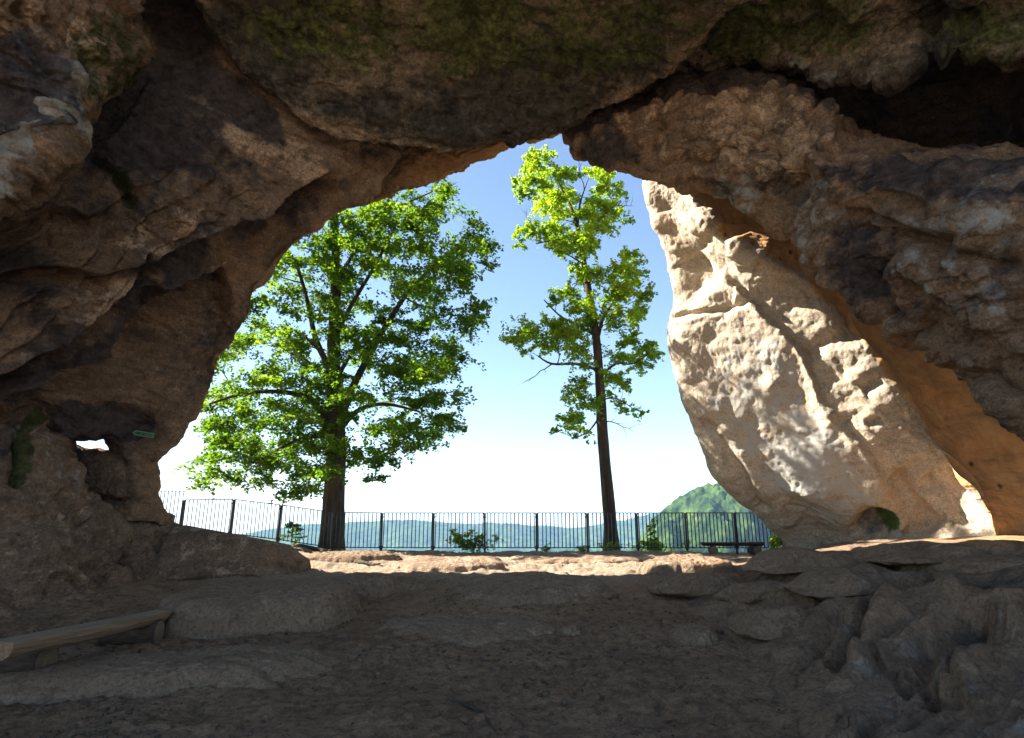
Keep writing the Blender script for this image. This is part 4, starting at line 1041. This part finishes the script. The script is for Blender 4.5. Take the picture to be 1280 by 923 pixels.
# big leafy tree on the left
YL = 17.9
bl = A(414, 689, YL); bl = (bl[0], YL, float(gz(bl[0], YL))-.05)
trunkL = [bl+(.43,), A(416,660,YL,.33), A(418,610,YL,.29), A(421,555,YL,.27), A(418,500,YL,.23), A(417,430,YL,.19), A(420,350,YL,.15), A(418,270,YL,.11), A(412,200,YL+.2,.07), A(410,140,YL+.2,.03)]
limbsL = [
 [A(420,560,YL,.13), A(404,520,YL-.1,.11), A(385,498,YL-.3,.09), A(350,490,YL-.8,.07), A(305,492,YL-1.2,.05), A(262,505,YL-1.4,.03)],
 [A(420,560,YL,.16), A(430,510,YL+.1,.14), A(452,462,YL,.11), A(482,408,YL-.3,.09), A(515,360,YL-.5,.06), A(560,315,YL-.6,.03)],
 [A(421,545,YL,.09), A(445,515,YL+.5,.08), A(480,505,YL+.9,.06), A(525,515,YL+1.0,.03)],
 [A(417,470,YL,.10), A(395,425,YL+.2,.09), A(385,380,YL+.4,.07), A(370,330,YL+.3,.05), A(350,300,YL+.3,.03)],
 [A(419,420,YL,.09), A(440,380,YL-.3,.07), A(470,330,YL-.6,.05), A(500,270,YL-.8,.03)],
 [A(419,360,YL,.08), A(440,320,YL+.5,.06), A(480,270,YL+.9,.04), A(540,240,YL+1,.02)],
 [A(418,520,YL,.08), A(410,470,YL-1.0,.07), A(400,440,YL-1.9,.05), A(380,420,YL-2.5,.03)],
 [A(419,540,YL,.08), A(395,545,YL-.6,.06), A(360,555,YL-1.2,.045), A(320,580,YL-1.5,.025)],
 [A(418,480,YL,.08), A(440,440,YL+1.2,.07), A(460,420,YL+2.2,.04)],
 [A(418,480,YL,.08), A(380,450,YL+1.2,.07), A(340,430,YL+2.2,.04)],
]
polyL = [(440,255),(500,245),(528,228),(568,226),(572,262),(600,290),(628,326),(600,352),(606,412),(568,420),(584,456),(562,500),(572,528),(540,556),(512,562),(490,600),(462,592),(440,575),(405,600),(372,626),(345,598),(300,588),(248,612),(262,562),(255,520),(230,470),(230,400),(240,320),(270,230),(330,160),(400,115),(450,125),(480,180)]
clL = []; tries = 0
x0 = bl[0]
while len(clL) < 350 and tries < 20000:
    tries += 1
    px, py = rng.uniform(225, 632), rng.uniform(112, 630)
    if not inpoly(px, py, polyL): continue
    c0 = np.array(A(px, py, YL)); dx = c0[0]-x0
    R2 = 3.9**2-(dx*.85)**2; D = math.sqrt(max(R2, .3))*.95*(.55 if py > 560 else 1)
    y = YL+rng.uniform(-D, D*.9); c = np.array(A(px, py, y))
    if c[2] < 2.3: continue
    if y < 14.9: continue
    if py < 240 and px < 480 and rng.random() < .35: continue
    if any(np.sum(((c-q[0])*np.array([1, 1, 1.7]))**2) < .62**2 for q in clL): continue
    tone = np.clip(.42+.09*(c[2]-8)/3-.10*dx/3+rng.normal(0, .12), .05, .95)  # leaf colour painted lighter upward and leftward, toward the sun
    clL.append((c, rng.uniform(.5, .85), int(rng.uniform(240, 420)), tone))
for (px, py, r) in ((256,606,.5),(275,592,.55),(300,598,.55),(328,604,.5),(360,618,.45),(345,578,.6),(385,592,.5),(310,572,.6),(440,568,.5),(468,598,.4),(285,560,.6),(270,530,.6),(500,560,.5),(535,545,.5),(556,520,.45),(610,330,.4),(590,300,.5),(600,400,.4),(560,240,.4),(545,262,.5),(418,300,.6),(405,330,.6),(432,345,.6),(412,375,.6),(430,395,.6),(408,415,.55),(428,440,.55),(402,460,.55),(436,470,.5),(415,260,.6),(440,280,.6),(445,420,.5),(395,395,.5),(420,490,.4)):
    c = np.array(A(px, py, YL-.9+rng.uniform(-.5, .3))); clL.append((c, r, int(260*r/.6), float(np.clip(.4+rng.normal(0, .12), 0, 1))))
treeL = build_tree('leafy_tree', 'large broad green tree with thick trunk behind the fence on the left', bl, trunkL, limbsL, clL, 'leafL', (.038, .068))

# slender tree on the right
YR = 17.8
br = A(764, 686, YR); br = (br[0], YR, float(gz(br[0], YR))-.05)
trunkR = [br+(.27,), A(763,660,YR,.195), A(758,600,YR,.17), A(753,540,YR,.16), A(750,480,YR,.14), A(745,420,YR,.125), A(737,370,YR,.11), A(730,330,YR,.095), A(726,300,YR,.085), A(715,262,YR,.05), A(700,232,YR,.03), A(690,205,YR,.015)]
limbsR = [
 [A(727,305,YR,.055), A(737,290,YR-.2,.045), A(752,272,YR-.3,.035), A(768,258,YR-.3,.02)],
 [A(748,420,YR,.06), A(755,395,YR-.2,.05), A(770,375,YR-.4,.04), A(785,358,YR-.5,.02)],
 [A(744,420,YR,.045), A(720,405,YR+.2,.035), A(700,395,YR+.3,.028), A(680,375,YR+.3,.018)],
 [A(745,462,YR,.05), A(720,455,YR-.3,.045), A(690,455,YR-.5,.035), A(672,445,YR-.6,.02)],
 [A(752,470,YR,.045), A(770,455,YR+.2,.035), A(790,455,YR+.3,.028), A(808,445,YR+.3,.015)],
 [A(738,380,YR,.04), A(728,350,YR+.6,.03), A(722,325,YR+.9,.02)],
 [A(747,525,YR,.03), A(735,540,YR-.3,.025), A(718,548,YR-.5,.015)],
 [A(728,310,YR,.045), A(700,300,YR-.3,.03), A(670,305,YR-.5,.018)],
 [A(722,285,YR,.04), A(725,255,YR+.3,.03), A(735,225,YR+.4,.012)],
 [A(752,500,YR,.025), A(770,498,YR,.02), A(790,510,YR-.1,.01)],
]
listR = [(665,205,22),(682,200,22),(672,225,24),(695,222,24),(660,240,18),(690,250,26),(715,245,26),(740,215,20),(755,222,20),(765,240,22),(745,250,24),(770,262,20),(730,270,26),(705,272,26),(780,275,14),(750,280,22),
 (720,295,28),(690,290,24),(665,292,22),(655,305,14),(700,310,22),(735,305,24),(760,290,16),(790,320,18),(775,335,24),(800,345,20),(755,345,24),(785,365,26),(808,375,18),(760,370,24),(735,345,18),(715,335,16),(712,365,22),(725,385,24),(745,395,22),(775,395,24),(800,395,18),(690,380,14),
 (690,405,24),(665,415,24),(645,420,18),(680,430,24),(705,420,24),(722,412,22),(720,440,22),(735,455,14),(655,435,14),(785,425,20),(805,432,20),(815,448,14),(795,455,20),(775,440,18),(772,470,20),(785,475,14),
 (722,485,20),(712,500,16),(730,505,20),(722,525,20),(735,540,14),(705,538,16),(690,535,10),(718,552,8),(775,505,14),(790,515,14),(800,522,8),(765,492,12)]
clR = []
for (px, py, r) in listR:
    for k in range(2 if r > 16 else 1):
        y = YR+rng.uniform(-1.0, 1.0)*min(1.3, r/16); q = A(px+rng.normal()*5, py+rng.normal()*4, y)
        clR.append((np.array(q), r/758*18*rng.uniform(.85, 1.15), int(r*r*.85*rng.uniform(.8, 1.2))+14, float(np.clip(.6+rng.normal(0, .14), 0, 1))))
bareR = [(A(690,455,YR-.5), A(660,478,YR-.7)), (A(772,262,YR-.3), A(792,258,YR-.4)), (A(730,240,YR+.4), A(722,196,YR+.4)), (A(668,295,YR-.5), A(655,262,YR-.6)), (A(766,532,YR), A(792,540,YR))]
treeR = build_tree('slender_tree', 'tall slender yellow green tree behind the fence on the right', br, trunkR, limbsR, clR, 'leafR', (.036, .062), bareR, .55)
# roots of the big tree running over the ground
for k, (pa, pb, pc) in enumerate((((425,690),(455,697),(500,702)), ((420,692),(440,703),(475,708)), ((408,692),(395,700),(380,706)))):
    q = []
    for (x, y) in (pa, pb, pc):
        h = hit(x, y); yy = min(h[1], 17.4); q.append(Vector((h[0], yy, float(gz(h[0], yy))+.03)))
    m = MB(); pp = smooth_path([tuple(v) for v in q], 6); m.tube([Vector(p)-Vector(bl)+Vector((0, 0, .015*math.sin(i*1.7))) for i, p in enumerate(pp)], [.07*(1-.75*i/(len(pp)-1)) for i in range(len(pp))], 8, True, .2, k)
    m.build('root', M['bark'], treeL, True)

# ------------------------------------------------------------------ shrubs and weeds at the fence
def shrub(name, label, px, py, Y, h, w, n, tone, mat='leafB', size=(.025, .05), stems=7, cat='bush', group=None):
    p = A(px, py, Y); b = (p[0], Y, float(gz(p[0], Y))-.03); root = empty(name, b); tag(root, label, cat, group)
    m = MB(); C = []; N = []; T = []; rr = random.Random(int(px))
    for k in range(stems):
        e = Vector((rr.gauss(0, .4)*w, rr.gauss(0, .35)*w, h*rr.uniform(.55, 1.0)))
        q = curve((0, 0, 0), e, .05, 5, .05, rr); m.tube(q, [.008*(1-.7*i/5) for i in range(6)], 4, False)
        for j in (2, 3, 4, 5):
            a = spray(q[j], w*.28, max(4, n//(stems*4)), tone, .4, .7, 5); C.append(a[0]); N.append(a[1]); T.append(a[2])
    m.build('stems', M['twig'], root); leaf_cloud('leaves', M[mat], (np.concatenate(C), np.concatenate(N), np.concatenate(T)), root, size)
    return root
shrub('shrub', 'bushy green shrub at the fence between the two trees', 592, 688, 17.25, .66, .8, 1100, .6, size=(.03, .055), stems=10)
shrub('shrub', 'bright yellow green shrub against the foot of the sunlit buttress', 966, 684, 16.6, .62, .5, 500, .85, size=(.03, .055))
shrub('shrub', 'loose green bush behind the fence left of the plank bench', 822, 688, 17.5, .42, .75, 600, .6, size=(.03, .05), stems=10)
shrub('sapling', 'thin upright sapling rising behind the fence right of the slender tree', 818, 688, 17.6, .98, .32, 260, .6, size=(.03, .05), stems=3, cat='sapling')
shrub('weed', 'small tuft of weeds at the foot of the slender tree', 768, 686, 17.3, .28, .5, 350, .75, size=(.02, .04), cat='weed')
shrub('weed', 'small sprig of weeds by the fence left of the slender tree', 682, 688, 17.3, .26, .3, 140, .7, size=(.02, .04), stems=4, cat='weed')
shrub('weed', 'low weeds by the fence just left of the slender tree', 728, 688, 17.35, .2, .35, 150, .6, size=(.02, .04), stems=5, cat='weed')
# little conifer
def conifer():
    p = A(364, 684, 17.5); b = (p[0], 17.5, float(gz(p[0], 17.5))-.02); root = empty('young_pine', b)
    tag(root, 'small dark young pine behind the fence left of the big tree', 'sapling')
    m = MB(); m.tube([(0, 0, 0), (.01, 0, .35), (0, .01, .72)], [.016, .010, .003], 6); m.build('stem', M['bark'], root)
    C = []; N = []; T = []; mb = MB(); rr = random.Random(3)
    for i in range(34):
        z = .08+.58*rr.random(); a = rr.uniform(0, 6.28); l = .42*(1.05-z/.75)+.06
        e = Vector((math.cos(a)*l, math.sin(a)*l, z+.10*l)); mb.tube([(0, 0, z), tuple((Vector((0, 0, z))+e)/2), tuple(e)], [.005, .004, .002], 4, False)
        n = 26; t = rng.uniform(.2, 1, n)[:, None]; s_ = np.array([0, 0, z])
        C.append(s_+(np.array(e)-s_)*t+rng.normal(0, .018, (n, 3))); v = rng.normal(size=(n, 3)); N.append(v/np.linalg.norm(v, axis=1, keepdims=True)); T.append(np.clip(rng.normal(.25, .2, n), 0, 1))
    mb.build('branches', M['twig'], root); leaf_cloud('needles', M['leafL'], (np.concatenate(C), np.concatenate(N), np.concatenate(T)), root, (.018, .04))
conifer()
# thin grass along the cliff edge
def grass():
    n = 2600; x = rng.uniform(-7.5, 7.2, n); y = rng.normal(17.35, .16, n)
    k = rng.random(n) < np.clip(.25+1.3*fbm(np.stack([x*.8, y*.8, 0*x+9], -1), 2)+.5*(x > 1), .04, 1); x, y = x[k], y[k]; n = len(x)
    h = rng.uniform(.04, .15, n); a = rng.uniform(0, 6.28, n); ln = rng.normal(0, .4, (n, 2))*h[:, None]
    z = gz(x, y); w = .005
    V = np.stack([np.stack([x-w*np.cos(a), y-w*np.sin(a), z], 1), np.stack([x+w*np.cos(a), y+w*np.sin(a), z], 1), np.stack([x+ln[:, 0], y+ln[:, 1], z+h], 1)], 1)
    F = np.arange(n*3).reshape(n, 3); st_ = np.zeros((n*3, 4)); st_[:, 0] = np.repeat(np.clip(rng.normal(.6, .25, n), 0, 1), 3)
    me = mesh_np('grass', V.reshape(-1, 3), F, M['leafB'], False, {'stain': st_})
    tag(link(bpy.data.objects.new('grass', me)), 'thin grass along the cliff edge by the fence', 'grass', None, 'stuff')
grass()

# ------------------------------------------------------------------ log bench, left foreground
def half_log(L_, w, th, mat_top, bend=0.0, n=14, cut=.12):
    """split log along +y: flat face up, round belly below"""
    V = []; F = []; m = 11
    for i in range(n+1):
        t = i/n; y = L_*t; k = 1-.06*math.sin(t*9)+.03*math.sin(t*23); r = w/2*k; zo = bend*math.sin(t*math.pi)
        ring = [(-r, 0), (-r*.5, .006), (r*.5, .006), (r, 0)]+[(r*math.cos(a), -th*math.sin(a)*k) for a in [math.pi*j/8 for j in range(1, 8)]]
        for (x, z) in ring: V.append((x+.02*math.sin(t*3.1), y-(cut*(-z/th) if i == n else (cut*.5*(z/th) if i == 0 else 0)), z+zo))
        m = len(ring)
    for i in range(n):
        for j in range(m):
            j2 = (j+1) % m; F.append((i*m+j, i*m+j2, (i+1)*m+j2, (i+1)*m+j))
    F.append(tuple(range(m))); F.append(tuple(n*m+j for j in range(m))[::-1])
    me = bpy.data.meshes.new('seat'); me.from_pydata(V, [], F); me.materials.append(mat_top); me.update()
    bm = bmesh.new(); bm.from_mesh(me); bmesh.ops.recalc_face_normals(bm, faces=bm.faces); bm.to_mesh(me); bm.free()
    me.polygons.foreach_set('use_smooth', [False]*len(me.polygons)); return me
def log(parent, c, r, ln, seed, rz=0.0, name='support_log'):
    """round log lying along x, with separate pale end grain discs"""
    m = MB(); pts = [(-ln/2+ln*i/6, 0, 0) for i in range(7)]; m.tube(pts, [r]*7, 18, True, .07, seed)
    o = m.build(name, M['logbark'], parent, True); o.location = c; o.rotation_euler = (0, 0, rz)
    for s in (-1, 1):
        d = MB(); d.tube([(s*(ln/2-.005), 0, 0), (s*(ln/2+.006), 0, 0)], [r*.93, r*.90], 18, True, .04, seed+2); d.build('end_grain', M['logend'], o)
    return o
fr = hit(188, 807); nr_ = hit(62, 852)
def bench_near():
    y0, y1 = 5.35, 7.95; x0_, x1_ = -4.22, -4.28
    base = (x0_, 6.6, .05); root = empty('log_bench', base); tag(root, 'low bench of a split log on two round logs in left foreground', 'bench')
    r = .14; g1 = float(gz(-4.4, 7.55)); g0 = float(gz(-4.7, 6.2))
    log(root, (-4.42-base[0], 7.60-base[1], g1+r*.9-base[2]), r, .60, 3, .10); log(root, (-4.72-base[0], 6.22-base[1], g0+.165-base[2]), .175, .66, 6, .06)
    o = link(bpy.data.objects.new('seat', half_log(y1-y0, .30, .15, M['logwood'])), root)
    za, zb = .535, .455
    o.location = (x0_-base[0], y0-base[1], za-base[2]); o.rotation_euler = (math.atan2(zb-za, y1-y0), 0, .03)
bench_near()
def bench_far():
    p = A(916, 690, 16.1); g = float(gz(p[0], 16.1)); base = (p[0], 16.1, g); root = empty('plank_bench', base); tag(root, 'dark wooden bench on round logs by the fence near the buttress', 'bench')
    me = half_log(1.55, .30, .09, M['logbark'], 0, 10, .03); o = link(bpy.data.objects.new('seat', me), root); o.location = (.775, 0, .29); o.rotation_euler = (0, 0, math.pi/2)
    a = log(root, (-.50, 0, .10), .11, .36, 8, 1.35); b = log(root, (.55, 0, .10), .11, .36, 9, 1.65)
bench_far()

# ------------------------------------------------------------------ small things
def sign():
    c = Vector(A(180, 543, 11.35)); root = empty('arrow_sign', c); tag(root, 'small green arrow shaped way sign on the left rock pillar', 'sign')
    R = Matrix.Rotation(math.radians(24), 3, 'Z') @ Matrix.Rotation(math.radians(7), 3, 'Y')
    def plate(name, k, y0, y1, mat):
        w, h = .165*k, .046*(1-(1-k)*2.6); pr = [(-w-.03*k, 0), (-w+.02, h), (w, h), (w, -h), (-w+.02, -h)]
        n = len(pr); V = [tuple(R @ Vector((x, y, z))) for y in (y0, y1) for x, z in pr]
        me = bpy.data.meshes.new(name); me.from_pydata(V, [], [tuple(range(n)), tuple(range(2*n-1, n-1, -1))]+[(i, i+n, (i+1) % n+n, (i+1) % n) for i in range(n)]); me.materials.append(mat); me.update()
        link(bpy.data.objects.new(name, me), root)
    plate('plate', 1.0, -.008, .008, M['signgreen']); plate('field', .90, -.012, -.0085, M['signdark'])
    m = MB()
    for (x, z, hx, hz) in ((-.115, 0, .02, .008), (-.085, 0, .012, .016), (-.02, 0, .014, .013), (.0, 0, .008, .016)): m.box(R @ Vector((x, -.0145, z)), (hx, .0015, hz), R)
    m.build('marks', M['signmark'], root)
sign()
def paper():
    h = hit(103, 741); m = MB(); z = float(gz(h[0], h[1])+gdisp(np.array(h[0]), np.array(h[1])))
    n = 7
    for i in range(n+1):
        for j in (0, 1): m.v.append((-.10+.20*i/n, -.03+.06*j, .02+.012*math.sin(i*1.3+j)))
    b = len(m.v)
    for i in range(n+1):
        for j in (0, 1): m.v.append((-.10+.20*i/n, -.03+.06*j, .018+.012*math.sin(i*1.3+j)))
    for i in range(n): m.f += [(2*i, 2*i+2, 2*i+3, 2*i+1), (b+2*i, b+2*i+1, b+2*i+3, b+2*i+2)]
    o = m.build('paper_scrap', M['paper'], None); o.location = (h[0], h[1], z); tag(o, 'scrap of white paper on the ground by the left wall', 'litter')
paper()
def stick(label, pts, r, mat, fork=None):
    q = []
    for (x, y) in pts:
        h = hit(x, y); q.append(Vector((h[0], h[1], float(gz(h[0], h[1])+gdisp(np.array(h[0]), np.array(h[1])))+r*.8)))
    o0 = q[0].copy(); pp = smooth_path([tuple(v-o0) for v in q], 5); m = MB(); n = len(pp)
    m.tube([Vector(p) for p in pp], [r*(1-.6*i/(n-1)) for i in range(n)], 7, True, .25, 2)
    if fork: m.tube([Vector(pp[n//2]), Vector(pp[n//2])+Vector(fork)*.5, Vector(pp[n//2])+Vector(fork)], [r*.6, r*.45, r*.2], 6, True, .2, 4)
    o = m.build('stick', mat, None, True); o.location = o0; return tag(o, label, 'stick')
stick('dark bent stick lying in the middle foreground sand', [(566,878),(585,884),(602,895),(612,908),(620,916)], .016, M['bark'], (-.10, .05, .02))
stick('pale forked twig on the sand before the fluted rock', [(958,860),(963,850),(966,843)], .009, M['logwood'])
stick('thin grey twig on the sand below the pale forked twig', [(960,864),(975,872),(992,880)], .009, M['logend'])

# ------------------------------------------------------------------ haze in the valley air
def haze():
    m, nt = newmat('haze_air'); v = nt.nodes.new('ShaderNodeVolumePrincipled'); o = nt.nodes.new('ShaderNodeOutputMaterial')
    v.inputs['Color'].default_value = (.36, .62, 1, 1); v.inputs['Density'].default_value = .0002; v.inputs['Anisotropy'].default_value = .0
    nt.links.new(v.outputs[0], o.inputs['Volume'])
    b = MB(); b.box((0, 1940, -50), (8600, 2280, 140)); h = b.build('haze', m); tag(h, 'thin blue haze over the valley', 'haze', None, 'stuff')
haze()
